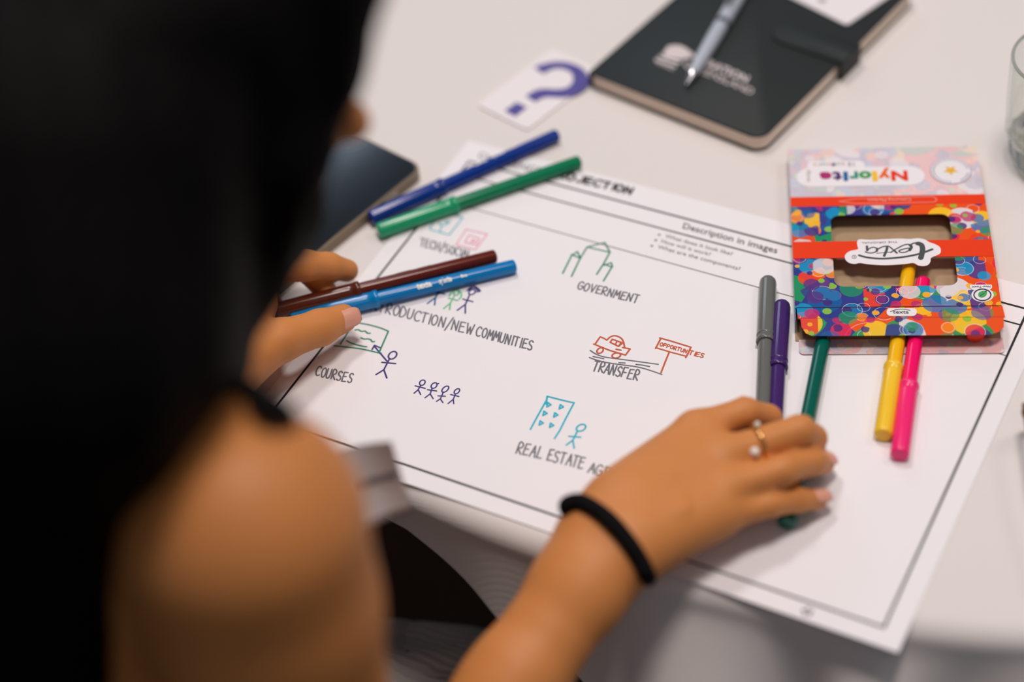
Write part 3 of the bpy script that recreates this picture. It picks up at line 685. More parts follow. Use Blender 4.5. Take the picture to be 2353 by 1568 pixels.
# ------------------------------------------------------------------ phone
pc = np.array([-.0095, -.0445]); wl = np.array([-.975, .222]); ll = np.array([-.222, -.975]); PW, PL = .0765, .156
pcen = pc + wl * PW / 2 + ll * PL / 2; pa = math.atan2(-wl[1], -wl[0])
ph = thing('phone', 'dark smartphone in a clear case, face up beside the dark blue marker cap', 'phone', (pcen[0], pcen[1], .0002), (0, 0, pa))
mesh('clear_case', *prism(rrect(PW, PL, .011, 8), 0, .0085, .0012), mat('clear_case', (176, 156, 132), .25, trans=.45, ior=1.35), ph, world=False, autosmooth=.6)
mesh('body', *prism(rrect(PW - .0035, PL - .0035, .0095, 8), .0055, .0092, .0006), mat('phone_rim', (40, 52, 60), .25, metal=.6), ph, world=False, autosmooth=.6)
mesh('screen', *prism(rrect(PW - .0060, PL - .0060, .0085, 8), .0091, .00935), mat('screen_glass', (8, 16, 22), .10, .7, coat=.3), ph, world=False)
mesh('camera_hole', *prism(rrect(.0035, .0035, .0017, 6, .0, PL / 2 - .009), .0093, .0094), mat('lens_black', (4, 5, 7), .1), ph, world=False)
mesh('side_button', *box((PW / 2 + .0001, PL / 2 - .036, .0055), (.0010, .013, .0026)), mat('button_silver', (170, 165, 160), .3, metal=.7), ph, world=False)

# ------------------------------------------------------------------ glass tumbler
gb = at(2427, 366, 0)
gl = thing('glass_tumbler', 'clear glass tumbler with a cut base at the right edge', 'glass', (gb[0], gb[1], .0001))
prof = [(.0, .0), (.0255, .0), (.0300, .003), (.0325, .010), (.0342, .021), (.0366, .027), (.0372, .050), (.0376, .083), (.0372, .0845), (.0362, .0845), (.0356, .083), (.0350, .05), (.0340, .032), (.0320, .022), (.024, .017), (.0, .016)]
V = []; F = []; seg = 60
for k, (r, z) in enumerate(prof):
    for i in range(seg):
        a = 2 * math.pi * i / seg; q = r
        if .004 < z < .04 and k < 7: q = r * (1 - .035 * abs(math.sin(6 * a + z * 140)))
        V.append((q * math.cos(a), q * math.sin(a), z))
for k in range(len(prof) - 1):
    for i in range(seg): j = (i + 1) % seg; F.append((k * seg + i, (k + 1) * seg + i, (k + 1) * seg + j, k * seg + j))
gm = bpy.data.materials.new('clear_glass'); gm.use_nodes = True; nt = gm.node_tree; nt.nodes.remove(nt.nodes['Principled BSDF'])
tr_, gs_, fr_, mx_ = nt.nodes.new('ShaderNodeBsdfTransparent'), nt.nodes.new('ShaderNodeBsdfGlossy'), nt.nodes.new('ShaderNodeLayerWeight'), nt.nodes.new('ShaderNodeMixShader')
tr_.inputs[0].default_value = (.95, .965, .95, 1); gs_.inputs['Roughness'].default_value = .04; fr_.inputs['Blend'].default_value = .28
pw_, ml_ = nt.nodes.new('ShaderNodeMath'), nt.nodes.new('ShaderNodeMath'); pw_.operation = 'POWER'; pw_.inputs[1].default_value = 3.5; ml_.operation = 'MULTIPLY_ADD'; ml_.inputs[1].default_value = .55; ml_.inputs[2].default_value = .035
fr_.inputs['Blend'].default_value = .5; nt.links.new(fr_.outputs['Facing'], pw_.inputs[0]); nt.links.new(pw_.outputs[0], ml_.inputs[0]); nt.links.new(ml_.outputs[0], mx_.inputs[0]); nt.links.new(tr_.outputs[0], mx_.inputs[1]); nt.links.new(gs_.outputs[0], mx_.inputs[2])
nt.links.new(mx_.outputs[0], nt.nodes['Material Output'].inputs[0])
mesh('tumbler', V, F, gm, gl, world=False, smooth=True)
V, F = zlathe([(.0364 + .0011 * math.cos(2 * math.pi * i / 10), .0838 + .0011 * math.sin(2 * math.pi * i / 10)) for i in range(10)], 60, closed=True)
mesh('rim', V, F, mat('rim_glass', (196, 204, 196), .08, trans=.75, ior=1.4), gl, world=False, smooth=True)
V = []; F = []; zz = [(.0240, .0012), (.0300, .004), (.0322, .010), (.0330, .015), (.0338, .020)]; sg_ = 36
for r, z in zz:
    for i in range(sg_): a = 2 * math.pi * i / sg_; q = r * (1.0 if i % 2 else .965) + .0002; V.append((q * math.cos(a), q * math.sin(a), z))
for k in range(len(zz) - 1):
    for i in range(sg_): j = (i + 1) % sg_; F.append((k * sg_ + i, k * sg_ + j, (k + 1) * sg_ + j, (k + 1) * sg_ + i))
F += [tuple(range(sg_))[::-1], tuple(range((len(zz) - 1) * sg_, len(zz) * sg_))]
mesh('cut_base', V, F, mat('base_glass', (250, 252, 250), .03, trans=.95, ior=1.3), gl, world=False)

# ------------------------------------------------------------------ dark oval lens (sunglasses) at the right picture edge
sg0 = at(2356, 968, .012)
sg = thing('sunglasses', 'glossy dark lens in an amber frame just showing at the right edge', 'sunglasses', (sg0[0] + .022, sg0[1] + .010, .0001), (0, 0, math.radians(24)))
def lensring(cx, cy, rx, ry, z, r, n=28): return tube([(cx + rx * math.cos(2 * math.pi * i / n), cy + .002 * math.sin(4 * math.pi * i / n), z + ry * math.sin(2 * math.pi * i / n)) for i in range(n)], r, 8, True)
amber = mat('amber_frame', (150, 100, 52), .2, trans=.4); lensm = mat('dark_lens', (40, 20, 28), .06, .8)
for cx in (0, .062):
    mesh('rim', *lensring(cx, 0, .0255, .019, .0205, .0018), amber, sg, world=False, smooth=True)
    P = [(cx + .0245 * math.cos(2 * math.pi * i / 28), .0185 * math.sin(2 * math.pi * i / 28)) for i in range(28)]
    V, F = prism(P, -.0008, .0008); mesh('lens', [(x, z, y + .0205) for x, y, z in V], F, lensm, sg, world=False)
mesh('bridge', *tube([(.0255, 0, .024), (.031, .001, .028), (.0365, 0, .024)], .0016, 8), amber, sg, world=False, smooth=True)
for sx, cx in ((-1, -.026), (1, .088)): mesh('temple', *tube([(cx, 0, .026), (cx + sx * .001, -.05, .024), (cx, -.11, .018), (cx, -.135, .003)], .0016, 8), amber, sg, world=False, smooth=True)

# ------------------------------------------------------------------ the person
def nrm(v): v = np.array(v, float); return v / np.linalg.norm(v)
def cap_(a, b, ra, rb, k=.01, flat=None):
    """tapered capsule; flat=(normal, factor) squashes it along a direction"""
    return dict(a=np.array(a, float), b=np.array(b, float), ra=ra, rb=rb, k=k, flat=flat)
def sdf(prims, P):
    D = None
    for q in prims:
        a, b = q['a'], q['b']; X = P - a; ba = b - a
        if q['flat'] is not None:
            nn, s = q['flat']; nn = nrm(nn)
            X = X + np.outer(X @ nn, nn) * (1 / s - 1); ba = ba + nn * (ba @ nn) * (1 / s - 1)
        L2 = ba @ ba
        t = np.clip((X @ ba) / L2, 0, 1) if L2 > 1e-12 else np.zeros(len(P))
        d = np.linalg.norm(X - np.outer(t, ba), axis=1) - (q['ra'] + (q['rb'] - q['ra']) * t)
        if q['flat'] is not None: d = d * max(q['flat'][1], .5)
        D = d if D is None else smin(D, d, q['k'])
    return D
def grow(name, prims, voxel, m, parent, keep=None, iters=5, fn=None, shell=0, cuts=()):
    """one continuous skin over the prims: coarse union, voxel remesh, then settled on the smooth union's surface"""
    bm = bmesh.new(); org = root_loc(parent)
    for q in prims:
        n = 5; L = np.linalg.norm(q['b'] - q['a'])
        n = max(2, int(L / (min(q['ra'], q['rb']) * .7)) + 2) if L > 1e-6 else 1
        for i in range(n):
            t = i / max(1, n - 1); c = q['a'] + (q['b'] - q['a']) * t; r = q['ra'] + (q['rb'] - q['ra']) * t
            g = bmesh.ops.create_icosphere(bm, subdivisions=2, radius=r)
            for v in g['verts']:
                p = np.array(v.co)
                if q['flat'] is not None:
                    nn = nrm(q['flat'][0]); p = p + nn * (p @ nn) * (q['flat'][1] - 1)
                v.co = p + c - org
    me = bpy.data.meshes.new(name); bm.to_mesh(me); bm.free()
    o = bpy.data.objects.new(name, me); COL.objects.link(o)
    md = o.modifiers.new('r', 'REMESH'); md.mode = 'VOXEL'; md.voxel_size = voxel
    dg = bpy.context.evaluated_depsgraph_get(); dg.update()
    me2 = bpy.data.meshes.new_from_object(o.evaluated_get(dg)); o.modifiers.clear(); o.data = me2; bpy.data.meshes.remove(me)
    n = len(me2.vertices); co = np.empty(n * 3, np.float32); no = np.empty(n * 3, np.float32)
    for it in range(iters):
        me2.vertices.foreach_get('co', co); me2.vertices.foreach_get('normal', no)
        P = co.reshape(-1, 3).astype(float) + org; N = no.reshape(-1, 3)
        d = sdf(prims, P)
        if fn is not None: d = d + fn(P)
        P = P - N * np.clip(d, -.5 * voxel - .002, .5 * voxel + .002)[:, None] * .9
        me2.vertices.foreach_set('co', (P - org).astype(np.float32).ravel()); me2.update()
    for z_, up_ in cuts:                                     # clean hems
        bm = bmesh.new(); bm.from_mesh(me2)
        bmesh.ops.bisect_plane(bm, geom=bm.verts[:] + bm.edges[:] + bm.faces[:], plane_co=(0, 0, z_ - org[2]), plane_no=(0, 0, 1 if up_ else -1), clear_outer=True)
        bm.to_mesh(me2); bm.free()
    if cuts: n = len(me2.vertices); co = np.empty(n * 3, np.float32)
    if keep is not None:
        me2.vertices.foreach_get('co', co); P = co.reshape(-1, 3).astype(float) + org; K = keep(P)
        bm = bmesh.new(); bm.from_mesh(me2); bm.verts.ensure_lookup_table()
        bmesh.ops.delete(bm, geom=[v for v in bm.verts if not K[v.index]], context='VERTS'); bm.to_mesh(me2); bm.free()
    me2.polygons.foreach_set('use_smooth', [True] * len(me2.polygons))
    me2.materials.clear(); me2.materials.append(m); me2.name = name
    o.parent = parent
    if shell:
        s = o.modifiers.new('thickness', 'SOLIDIFY'); s.thickness = shell; s.offset = 1
    return o
skin = mat('skin', (206, 134, 74), .5, .35, sss=.10, noise=(28, .06), bump=(420, .10))
def A3(px, py, z): return at(px, py, z)
# joints
S = at(555, 1212, .23); EL = np.array([.213, -.535, -.045]); WR = at(1402, 1248, .036)
SL = np.array([-.135, -.46, .235]); ELL = np.array([-.20, -.40, .0]); WL = at(462, 878, .036)
HC = np.array([.0800, -.396, .347]); HF = nrm([.62, .72, -.30]); HR = nrm(np.cross(HF, [0, 0, 1])); HU = np.cross(HR, HF)
def hd(r, f, u): return HC + HR * r + HF * f + HU * u
P = []
# torso
hipc = np.array([.02, -.685, -.17]); chest = np.array([.025, -.535, .12]); upch = np.array([.03, -.49, .20])
P += [cap_(hipc + [-.08, 0, 0], hipc + [.08, 0, 0], .105, .105, .03), cap_(hipc + [-.03, .02, .05], chest + [-.035, 0, -.08], .088, .078, .04, ([0, 1, .1], .85)), cap_(hipc + [.03, .02, .05], chest + [.035, 0, -.08], .088, .078, .04, ([0, 1, .1], .85)),
      cap_(chest + [-.05, 0, -.05], upch + [-.06, -.01, -.02], .088, .080, .05, ([0, 1, -.3], .85)), cap_(chest + [.05, 0, -.05], upch + [.065, -.01, -.02], .088, .082, .05, ([0, 1, -.3], .85)),
      cap_(upch + [.08, -.02, -.01], S + [-.03, .01, -.012], .052, .046, .025), cap_(upch + [-.08, .0, -.01], SL + [.03, 0, -.01], .052, .046, .04),
      cap_(chest + [.055, .06, .0], chest + [.055, .07, -.01], .052, .048, .04), cap_(chest + [-.055, .06, .0], chest + [-.055, .07, -.01], .052, .048, .04),
      cap_(upch + [0, -.02, .02], hd(0, -.035, -.075), .050, .047, .04), cap_(upch + [.02, -.03, .03], S + [-.05, 0, .022], .026, .022, .03), cap_(upch + [-.02, -.03, .03], SL + [.05, 0, .02], .026, .022, .03)]
TORSO = list(P)
# head and face
P += [cap_(hd(0, -.030, .028), hd(0, .018, .026), .073, .072, .03), cap_(hd(0, .03, -.02), hd(0, .042, -.055), .058, .042, .03), cap_(hd(0, .06, -.085), hd(0, .066, -.088), .022, .018, .02),
      cap_(hd(.035, .0, -.03), hd(.012, .055, -.082), .036, .022, .02), cap_(hd(-.035, .0, -.03), hd(-.012, .055, -.082), .036, .022, .02),
      cap_(hd(0, .088, .012), hd(0, .108, -.016), .007, .0085, .010), cap_(hd(.009, .096, -.021), hd(-.009, .096, -.021), .008, .008, .006), cap_(hd(0, .109, -.018), hd(0, .110, -.018), .0095, .0095, .006),
      cap_(hd(.022, .083, -.052), hd(0, .096, -.050), .0045, .0062, .004), cap_(hd(-.022, .083, -.052), hd(0, .096, -.050), .0045, .0062, .004), cap_(hd(.018, .084, -.059), hd(-.018, .084, -.059), .0070, .0070, .004),
      cap_(hd(.012, .090, .022), hd(.045, .072, .020), .006, .006, .010), cap_(hd(-.012, .090, .022), hd(-.045, .072, .020), .006, .006, .010)]
for s in (1, -1):
    P += [cap_(hd(.074 * s, -.012, .014), hd(.080 * s, -.020, .016), .006, .013, .006, (HR, .45)), cap_(hd(.076 * s, -.012, -.006), hd(.077 * s, -.008, -.018), .009, .0065, .006, (HR, .5))]
# legs, to the ankles
KR = np.array([.125, -.295, -.258]); KL = np.array([-.09, -.29, -.258])
for K, s in ((KR, 1), (KL, -1)):
    hp = hipc + [.085 * s, .01, -.02]; an = np.array([K[0] + .01 * s, K[1] + .03, -.67])
    P += [cap_(hp, K, .078, .052, .05), cap_(K, K + [0, .01, -.14], .050, .050, .03), cap_(K + [0, .01, -.14], an, .048, .030, .02)]
LEGS = [q for q in P[-6:]]
# right arm
P += [cap_(S, S + (EL - S) * .18, .054, .051, .016), cap_(S + (EL - S) * .18, S + (EL - S) * .55, .050, .045, .010), cap_(S + (EL - S) * .55, EL, .044, .033, .01)]
fa = WR - EL; side = nrm(np.cross(fa, [0, 0, 1])); upn = nrm(np.cross(side, fa))
P += [cap_(EL, EL + fa * .3, .0310, .0292, .02), cap_(EL + fa * .3, EL + fa * .62, .0292, .0262, .02), cap_(EL + fa * .60, EL + fa * .9, .0270, .0250, .01, (upn, .88)),
      cap_(EL + fa * .88, WR + side * .006, .0240, .0215, .01, (upn, .82)), cap_(EL + fa * .88, WR - side * .006, .0240, .0215, .01, (upn, .82))]
def finger(J, R, k=.003, k0=.005):
    out = []
    for i in range(len(J) - 1): out.append(cap_(J[i], J[i + 1], R[i], R[i + 1], k0 if i == 0 else k))
    return out
hn = upn
MCP = [A3(1598, 990, .036), A3(1664, 1048, .039), A3(1670, 1122, .036), A3(1636, 1192, .030)]
for i, m_ in enumerate(MCP):
    o_ = WR + side * [-.012, -.004, .005, .012][i] * 1.0
    P.append(cap_(o_, m_, .0180, [.0118, .0112, .0106, .0100][i], .010, (hn, .85)))
P.append(cap_(WR + (MCP[0] - WR) * .35, MCP[0] * .6 + MCP[1] * .4 - [0, 0, .004], .019, .011, .012)); P.append(cap_(WR + (MCP[3] - WR) * .3, MCP[3] * .7 + MCP[2] * .3 - [0, 0, .004], .019, .012, .012))
RF = [
 ([MCP[0], A3(1712, 948, .038), A3(1764, 962, .024), A3(1762, 990, .012)], [.0108, .0086, .0080, .0072]),
 ([MCP[1], A3(1838, 990, .038), A3(1866, 1008, .024), A3(1858, 1040, .012)], [.0106, .0088, .0083, .0074]),
 ([MCP[2], A3(1800, 1082, .036), A3(1866, 1062, .024), A3(1892, 1064, .013)], [.0100, .0082, .0077, .0068]),
 ([MCP[3], A3(1768, 1160, .026), A3(1836, 1150, .018), A3(1880, 1148, .011)], [.0094, .0070, .0066, .0058])]
for J, R in RF: P += finger(J, R)
P += finger([WR + side * -.012 + (MCP[0] - WR) * .25, A3(1545, 1052, .022), A3(1640, 1022, .016), A3(1700, 1010, .0125)], [.016, .0125, .0105, .0088], .004, .012)
# left arm and hand
P += [cap_(SL, SL + (ELL - SL) * .2, .050, .048, .03), cap_(SL + (ELL - SL) * .2, ELL, .047, .034, .02)]
fl_ = WL - ELL; sdl = nrm(np.cross(fl_, [0, 0, 1])); 
P += [cap_(ELL, ELL + fl_ * .35, .034, .036, .02), cap_(ELL + fl_ * .35, ELL + fl_ * .85, .035, .025, .02), cap_(ELL + fl_ * .85, WL, .0245, .0225, .012)]
LM = [A3(588, 612, .046), A3(566, 640, .030), A3(560, 672, .020), A3(556, 700, .014)]       # index .. little knuckles, palm standing on its edge
for i, m_ in enumerate(LM): P.append(cap_(WL + [0, 0, [.006, .002, -.004, -.010][i]], m_, .019, .0125, .012))
P += finger([A3(500, 852, .040), A3(648, 782, .034), A3(736, 753, .0245), A3(788, 732, .0185)], [.0195, .0130, .0112, .0092], .004, .014)
P += [cap_(A3(545, 830, .034), A3(600, 700, .030), .013, .009, .016)]
P += finger([LM[0], A3(700, 610, .036), A3(755, 612, .026), A3(797, 622, .015)], [.0125, .0100, .0088, .0075])
P += finger([LM[1], A3(680, 604, .032), A3(722, 634, .019), A3(748, 670, .0095)], [.0105, .0088, .0082, .0076])
P += finger([LM[2], A3(596, 664, .018), A3(612, 690, .0095), A3(628, 704, .0085)], [.0110, .0085, .0078, .0070])
P += finger([LM[3], A3(572, 706, .0125), A3(588, 722, .0085), A3(600, 730, .0078)], [.0100, .0078, .0072, .0065])
def surf(px, py, lift=0.0, prims=None):
    """where the body meets the line of sight through a pixel (or comes nearest to it), lifted outwards"""
    d = CR.T @ np.array([(px - 1176.5) / FPX, (py - 784) / FPX, 1.0]); ts = np.linspace(.45, 1.2, 400)
    Q = CAMP + ts[:, None] * d; D = sdf(prims or P, Q); k = np.argmax(D < 0) if (D < 0).any() else int(np.argmin(D))
    q = Q[k]; e = 1e-3; g = np.array([sdf(prims or P, (q + e * v)[None])[0] for v in np.eye(3)]) - D[k]
    return q + nrm(g) * (lift - min(0, 0))
pers = thing('person', 'person leaning over the table with long black hair, bare shoulder and black top', 'person', (.02, -.60, -TZ))
def creases(P_):
    """fine folds: knuckle wrinkles on the fingers, tendons on the back of the right hand"""
    d = np.zeros(len(P_))
    for J, R in RF:
        for j in (1,):
            ax = nrm(J[j + 1] - J[j - 1]); t = (P_ - J[j]) @ ax; rr = np.linalg.norm(P_ - J[j], axis=1)
            d += np.where(rr < .014, .00025 * np.cos(t / .0022 * 2 * math.pi) * np.exp(-(t / .004) ** 2), 0)
    for m_ in MCP:
        ax = nrm(m_ - WR); t = (P_ - WR) @ ax; L = np.linalg.norm(m_ - WR); r = np.linalg.norm(P_ - WR - np.outer(t, ax), axis=1)
        lat = (P_ - WR) @ nrm(np.cross(ax, hn)); up_ = (P_ - WR) @ hn
        d += np.where(up_ > 0, -.0015 * np.exp(-(lat / .0038) ** 2) * np.sin(np.clip((t / L - .40) / .75, 0, 1) * math.pi) ** 2, 0)
    d += np.where(np.linalg.norm(P_ - MCP[0], axis=1) < .03, 0, 0)
    return d
body = grow('body', P, .0026, skin, pers, fn=creases)

# nails
nail = mat('fingernail', (224, 160, 138), .3, .5)
def nailmesh(base, tip, up, w_, rad):
    ax = nrm(tip - base); up = nrm(up - ax * (up @ ax)); sd = np.cross(ax, up); V = []; F = []; L = np.linalg.norm(tip - base)
    NX, NY = 8, 8
    for i in range(NX + 1):
        t = i / NX
        for j in range(NY + 1):
            a = (j / NY - .5) * 2; ww = w_ * math.sqrt(max(.0, 1 - max(0, (t - .62) / .42) ** 2 * .8)) * (1 if t > .12 else .82 + 1.5 * t)
            an = a * ww / rad; V.append(base + ax * t * L + up * (rad * math.cos(an) - .25 * L * max(0, t - .7)) + sd * rad * math.sin(an))
    for i in range(NX):
        for j in range(NY): k = i * (NY + 1) + j; F.append((k, k + 1, k + NY + 2, k + NY + 1))
    return V, F
def add_nail(base, tip, up, w_, rad):
    o = mesh('fingernail', *nailmesh(base, tip, up, w_, rad), nail, pers, smooth=True)
    s = o.modifiers.new('thickness', 'SOLIDIFY'); s.thickness = .0005; s.offset = 0
toc = nrm(CAMP - A3(790, 730, .02))
add_nail(A3(768, 742, .0200), A3(813, 724, .0168), nrm(toc + np.array([.12, -.30, 0.1])), .0064, .0100)
for k in (1, 2, 3):
    J = RF[k][0]; Rr = RF[k][1]; d_ = nrm(J[3] - J[2]); add_nail(J[3] - d_ * .006, J[3] + d_ * .0062, np.array([.55, .15, .8]), .0046, Rr[3] + .0004)

# eyes under lowered lids
for s in (1, -1):
    ms = MB(); bm = bmesh.new(); bmesh.ops.create_icosphere(bm, subdivisions=3, radius=.0118); c_ = hd(.031 * s, .0665, .003)
    ms.add([np.array(v.co) + c_ for v in bm.verts], [tuple(v.index for v in f.verts) for f in bm.faces]); EY = ms.go('eye', mat('eye_white', (222, 214, 208), .2), pers, smooth=True); bm.free()
    ms = MB(); V, F = zlathe([(.0055, .0), (.0050, .0012), (.002, .0016)], 20); ax_ = nrm(HF - HU * .35); b1 = nrm(np.cross(ax_, HR)); b2 = np.cross(ax_, b1)
    ms.add([c_ + ax_ * (.0105 + z) + b1 * x + b2 * y for x, y, z in V], F); ms.go('iris', mat('iris_brown', (46, 26, 18), .15), EY, smooth=True)

# clothes
TOPM = mat('black_jersey', (14, 14, 15), .85, .2, bump=(600, .3))
def infl(Q, e): return [dict(q, ra=q['ra'] + e, rb=q['rb'] + e) for q in Q]
def topkeep(P_):
    z = P_[:, 2]; x = P_[:, 0]; y = P_[:, 1]
    neck = np.where(y > -.50, .165, .20)
    strap = (np.abs(x - .105) < .024) | (np.abs(x + .055) < .020)
    arm = (x > .092 + np.clip((.16 - z) * .25, 0, .05)) | (x < -.085 - np.clip((.16 - z) * .25, 0, .05))
    return (((z < neck) & ~(arm & (z > .06))) | (strap & (z < .29))) & (z > -.26)
TOP = grow('sleeveless_top', infl(TORSO[:1], .018) + infl(TORSO[1:9] + TORSO[10:12], .0055), .005, TOPM, pers, keep=topkeep, shell=.0012, cuts=[(-.13, False)])
SP = [surf(430, 800, .002), surf(475, 855, .002), surf(530, 893, .002), surf(590, 925, .002), surf(650, 968, .001), surf(655, 985, -.012)]
mesh('shoulder_strap', *tube(smooth_path(SP, 6), .0065, 10), TOPM, TOP, smooth=True)
TRO = weave('grey_ribbed', (206, 200, 196), [('Y', 55, 3.0, .0012), ('X', 22, 2.0, .0006)], .5)
def wrinkle(P_): return -.0035 * np.sin(P_[:, 1] * 150 + 6 * np.sin(P_[:, 0] * 22)) * np.sin(P_[:, 0] * 35 + P_[:, 1] * 20 + 1)
lap = [cap_([.0, -.50, -.175], [.035, -.315, -.240], .060, .044, .05)]
grow('trousers', infl(LEGS + [TORSO[0]] + lap, .010), .006, TRO, pers, fn=wrinkle, shell=.0015, cuts=[(-.11, True), (-.64, False)])
shoe = mat('black_shoe', (20, 20, 22), .4)
for K, s in ((KR, 1), (KL, -1)):
    fx, fy = K[0] + .01 * s, K[1] + .03
    o = grow('shoe', [cap_([fx, fy - .03, -.712], [fx + .01 * s, fy + .13, -.72], .036, .028, .02, ([0, 0, 1], .95)), cap_([fx, fy - .01, -.70], [fx, fy, -.665], .036, .036, .02), cap_([fx + .005 * s, fy + .04, -.715], [fx + .012 * s, fy + .16, -.725], .036, .022, .02)], .005, shoe, pers)

# hair tie, ring, earrings
def loop(c, ax, ra, rb, r, seg=10, n=48, wob=0, u=None):
    ax = nrm(ax); u = nrm(np.cross(ax, [0, 0, 1])) if u is None else nrm(u); v = np.cross(u, ax)
    return tube([c + u * ra * math.cos(2 * math.pi * i / n) + v * rb * math.sin(2 * math.pi * i / n) + ax * wob * math.sin(4 * math.pi * i / n) for i in range(n)], r, seg, True)
bc = EL + fa * .955
arc = [surf(x, y, .0030) for x, y in ((1310, 1172), (1337, 1163), (1377, 1183), (1414, 1214), (1446, 1254), (1468, 1290), (1478, 1312))]
bot = (arc[0] + arc[-1]) / 2 - upn * .022
back = [arc[-1] * .75 + bot * .25 - upn * .008 + nrm(arc[-1] - arc[0]) * .004, bot + (arc[-1] - arc[0]) * .22, bot - (arc[-1] - arc[0]) * .22, arc[0] * .75 + bot * .25 - upn * .008 - nrm(arc[-1] - arc[0]) * .004]
mesh('hair_tie', *tube(smooth_path(arc + back, 6, True), .0048, 12, True), mat('black_elastic', (13, 13, 14), .9, .15, bump=(900, .5)), pers, smooth=True)
gold = mat('gold', (226, 178, 110), .2, metal=1)
fm = MCP[1]; fp = RF[1][0][1]; fd = nrm(fp - fm); rc = fm + (fp - fm) * .44
RING = mesh('ring', *loop(rc, fd, .0112, .0112, .0012), gold, pers, smooth=True)
rp = rc + .0118 * nrm(nrm(CAMP - rc) * .7 + np.array([.10, -.75, .1])); ms = MB()
bm = bmesh.new(); bmesh.ops.create_icosphere(bm, subdivisions=3, radius=.0030); ms.add([np.array(v.co) + rp for v in bm.verts], [tuple(v.index for v in f.verts) for f in bm.faces])
r2 = rc + .0118 * nrm(nrm(CAMP - rc) * .5 + np.array([-.3, .7, .3])); ms.add([np.array(v.co) * .6 + r2 for v in bm.verts], [tuple(v.index for v in f.verts) for f in bm.faces])
pearl = mat('pearl', (236, 228, 220), .15, .8, coat=.5)
ms.go('ring_pearl', pearl, RING, smooth=True)
ep = A3(486, 692, .305); ms = MB(); ms.add([np.array(v.co) * 1.5 + ep for v in bm.verts], [tuple(v.index for v in f.verts) for f in bm.faces]); ms.go('earring', gold, pers, smooth=True); bm.free()

# long hair: a shaped mass over the skull and down both sides, with loose strands along it
hm = mat('black_hair', (7, 6, 6), .7, .08)
hair = []
hair += [cap_(hd(0, -.030, .035), hd(0, .020, .044), .085, .086, .03), cap_(hd(0, -.055, .0), hd(0, -.07, -.06), .070, .060, .04)]
# right side curtain, temple -> cheek -> chest, traced as it hangs in front of the shoulder
def side_lock(pts, rs_, k=.03, fl=None):
    for i in range(len(pts) - 1): hair.append(cap_(pts[i], pts[i + 1], rs_[i], rs_[i + 1], k, fl))
side_lock([hd(.050, .064, .085), hd(.078, .052, .02), hd(.080, .037, -.04), A3(622, 470, .290), A3(527, 620, .262), A3(425, 770, .250), A3(400, 850, .262)], [.030, .018, .018, .024, .024, .024, .022], .012)
side_lock([hd(.060, .0, .07), hd(.084, -.005, .03), A3(300, 700, .29), A3(330, 880, .25)], [.035, .022, .045, .035])
side_lock([hd(.0, -.08, .03), A3(60, 420, .37), A3(100, 760, .33), A3(0, 1000, .285), A3(-50, 1250, .235), A3(-15, 1540, .18)], [.070, .075, .068, .055, .052, .050])
side_lock([A3(220, 700, .32), A3(225, 880, .285), A3(70, 1090, .26), A3(45, 1300, .225), A3(62, 1600, .165)], [.05, .042, .034, .030, .026], .015)
side_lock([A3(330, 700, .30), surf(400, 850, .004), surf(350, 905, .002), surf(225, 1010, .0)], [.036, .024, .018, .016], .012)
side_lock([hd(-.06, .03, .06), hd(-.085, .03, -.02), hd(-.085, -.0, -.10), [-.04, -.40, .16]], [.04, .032, .032, .030])
def hwave(P_): return .0006 * np.sin(P_[:, 0] * 900 + 3 * np.sin(P_[:, 2] * 40)) - .0012 * np.sin(P_[:, 0] * 190 + P_[:, 1] * 120 + 3 * np.sin(P_[:, 2] * 12))
hobj = grow('hair', hair, .004, hm, pers, fn=hwave)
ms = MB(); rnd = random.Random(3)
for i in range(260):
    base = hair[rnd.choice([2, 3, 4, 5, 6, 8, 9, 11, 12, 13, 14, 15, 17, 18, 19])]
    a, b = base['a'], base['b']; off = np.array([rnd.gauss(0, 1) for _ in range(3)]); off /= np.linalg.norm(off)
    d = b - a; L = np.linalg.norm(d)
    if L < .02: continue
    e = rnd.uniform(.9, 1.10)
    Q = [a + d * t + off * (base['ra'] + (base['rb'] - base['ra']) * t) * e + np.array([rnd.gauss(0, .001) for _ in range(3)]) for t in (-.15, .2, .5, .8, 1.15)]
    ms.add(*tube(smooth_path(Q, 3), .0005, 4))
o = ms.go('loose_hair', hm, pers, smooth=True); o['kind'] = 'stuff'

# name badge hanging from the chest, its lower edge curling forward
bg = mat('badge_paper', (238, 232, 232), .6, .3)
q00, q10 = at(735, 1052, .125), at(900, 1016, .125); q01, q11 = at(790, 1240, .085), at(944, 1166, .085)
V = []; F = []; NU, NV = 14, 12
def badge_pt(u_, v_, off=0):
    p = (q00 * (1 - u_) + q10 * u_) * (1 - v_) + (q01 * (1 - u_) + q11 * u_) * v_
    nb_ = nrm(np.cross(q10 - q00, q01 - q00)); nb_ = nb_ if nb_ @ (CAMP - p) > 0 else -nb_
    return p - nb_ * (.012 * math.sin(math.pi * u_) * 1.0) + nb_ * (.004 * v_ * v_ + off) + (q01 - q00) * .04 * math.sin(math.pi * u_)
for off in (0, -.0008):
    for i in range(NU + 1):
        for j in range(NV + 1): V.append(badge_pt(i / NU, j / NV, off))
n1 = (NU + 1) * (NV + 1)
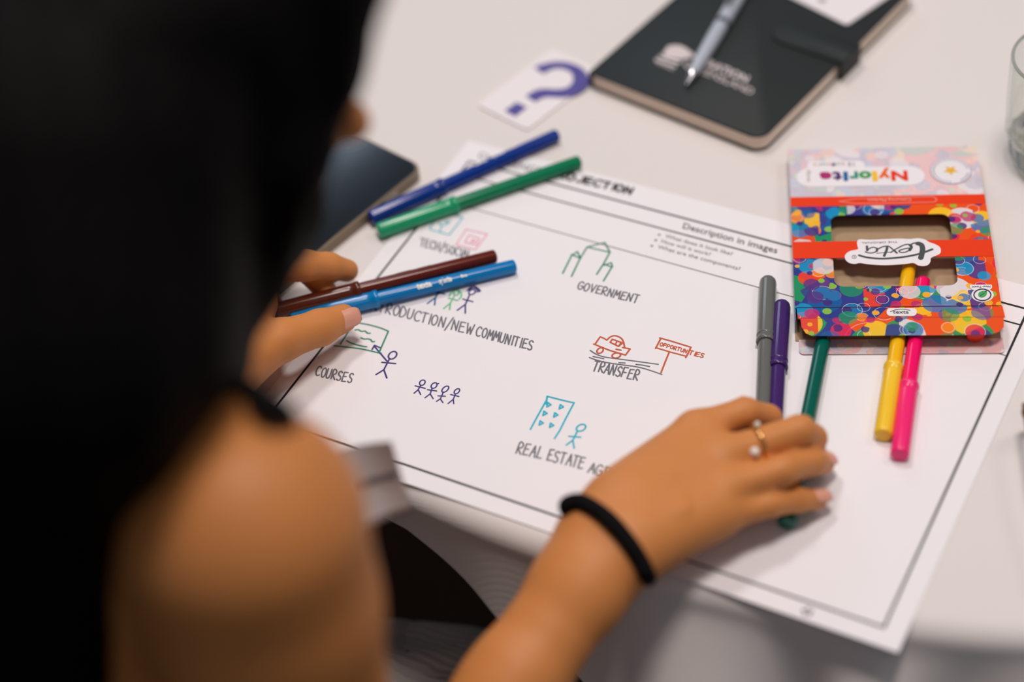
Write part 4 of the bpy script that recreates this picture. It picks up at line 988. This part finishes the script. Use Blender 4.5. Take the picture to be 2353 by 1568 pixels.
for i in range(NU):
    for j in range(NV):
        k = i * (NV + 1) + j; F += [(k, k + 1, k + NV + 2, k + NV + 1), (n1 + k, n1 + k + NV + 1, n1 + k + NV + 2, n1 + k + 1)]
o = mesh('name_badge', V, F, bg, pers, smooth=True); o['label'] = 'white paper name badge with a line of print'
mb = MB(); VT, FT = textmesh('community', .03); LT = VT[:, 0].max()
mb.add([badge_pt(.40 + .54 * x / LT, .52 - .13 * y, .0016) for x, y, _ in VT], FT); mb.go('badge_lettering', mat('badge_ink', (70, 62, 64), .7), o)
mb = MB(); V = []
for i in range(NU + 1): V += [badge_pt(i / NU, .93, .001), badge_pt(i / NU, .98, .0022), badge_pt(i / NU, 1.03, .001)]
mb.add(V, [(i * 3 + j, i * 3 + j + 1, i * 3 + j + 4, i * 3 + j + 3) for i in range(NU) for j in (0, 1)]); mb.go('badge_holder_edge', mat('badge_clear', (150, 140, 138), .4), pers, smooth=True)
# lanyard from the neck to the badge
mesh('lanyard', *tube(smooth_path([upch + [.05, .03, .06], A3(600, 1060, .20), A3(680, 1075, .15), q00 * .9 + q10 * .1], 6), .0016, 6), TOPM, pers, smooth=True)

# ------------------------------------------------------------------ chair under the person
ch = thing('banquet_chair', 'dark banquet chair the person sits on', 'chair', (.02, -.66, -TZ))
cf = mat('chair_fabric', (40, 38, 40), .9, .1, bump=(500, .4)); cm = mat('chair_metal', (30, 30, 32), .35, metal=.8)
V, F = prism(rrect(.43, .44, .05, 6, .02, -.68), -.345, -.285, .012); mesh('seat', V, F, cf, ch, autosmooth=.8)
mb = MB(); V, F = prism(rrect(.40, .34, .05, 6, .0, .0), 0, .035, .008); mb.add([(x + .02, -.905 - z - y * .06, y - .06) for x, y, z in V], F); mb.go('backrest', cf, ch, autosmooth=.8)
for sx in (-1, 1):
    mesh('leg', *tube([(.02 + sx * .19, -.50, -.345), (.02 + sx * .20, -.48, -TZ)], .011, 10), cm, ch, smooth=True)
    mesh('leg', *tube([(.02 + sx * .19, -.94, -TZ), (.02 + sx * .19, -.90, -.345), (.02 + sx * .185, -.915, .02)], .011, 10), cm, ch, smooth=True)
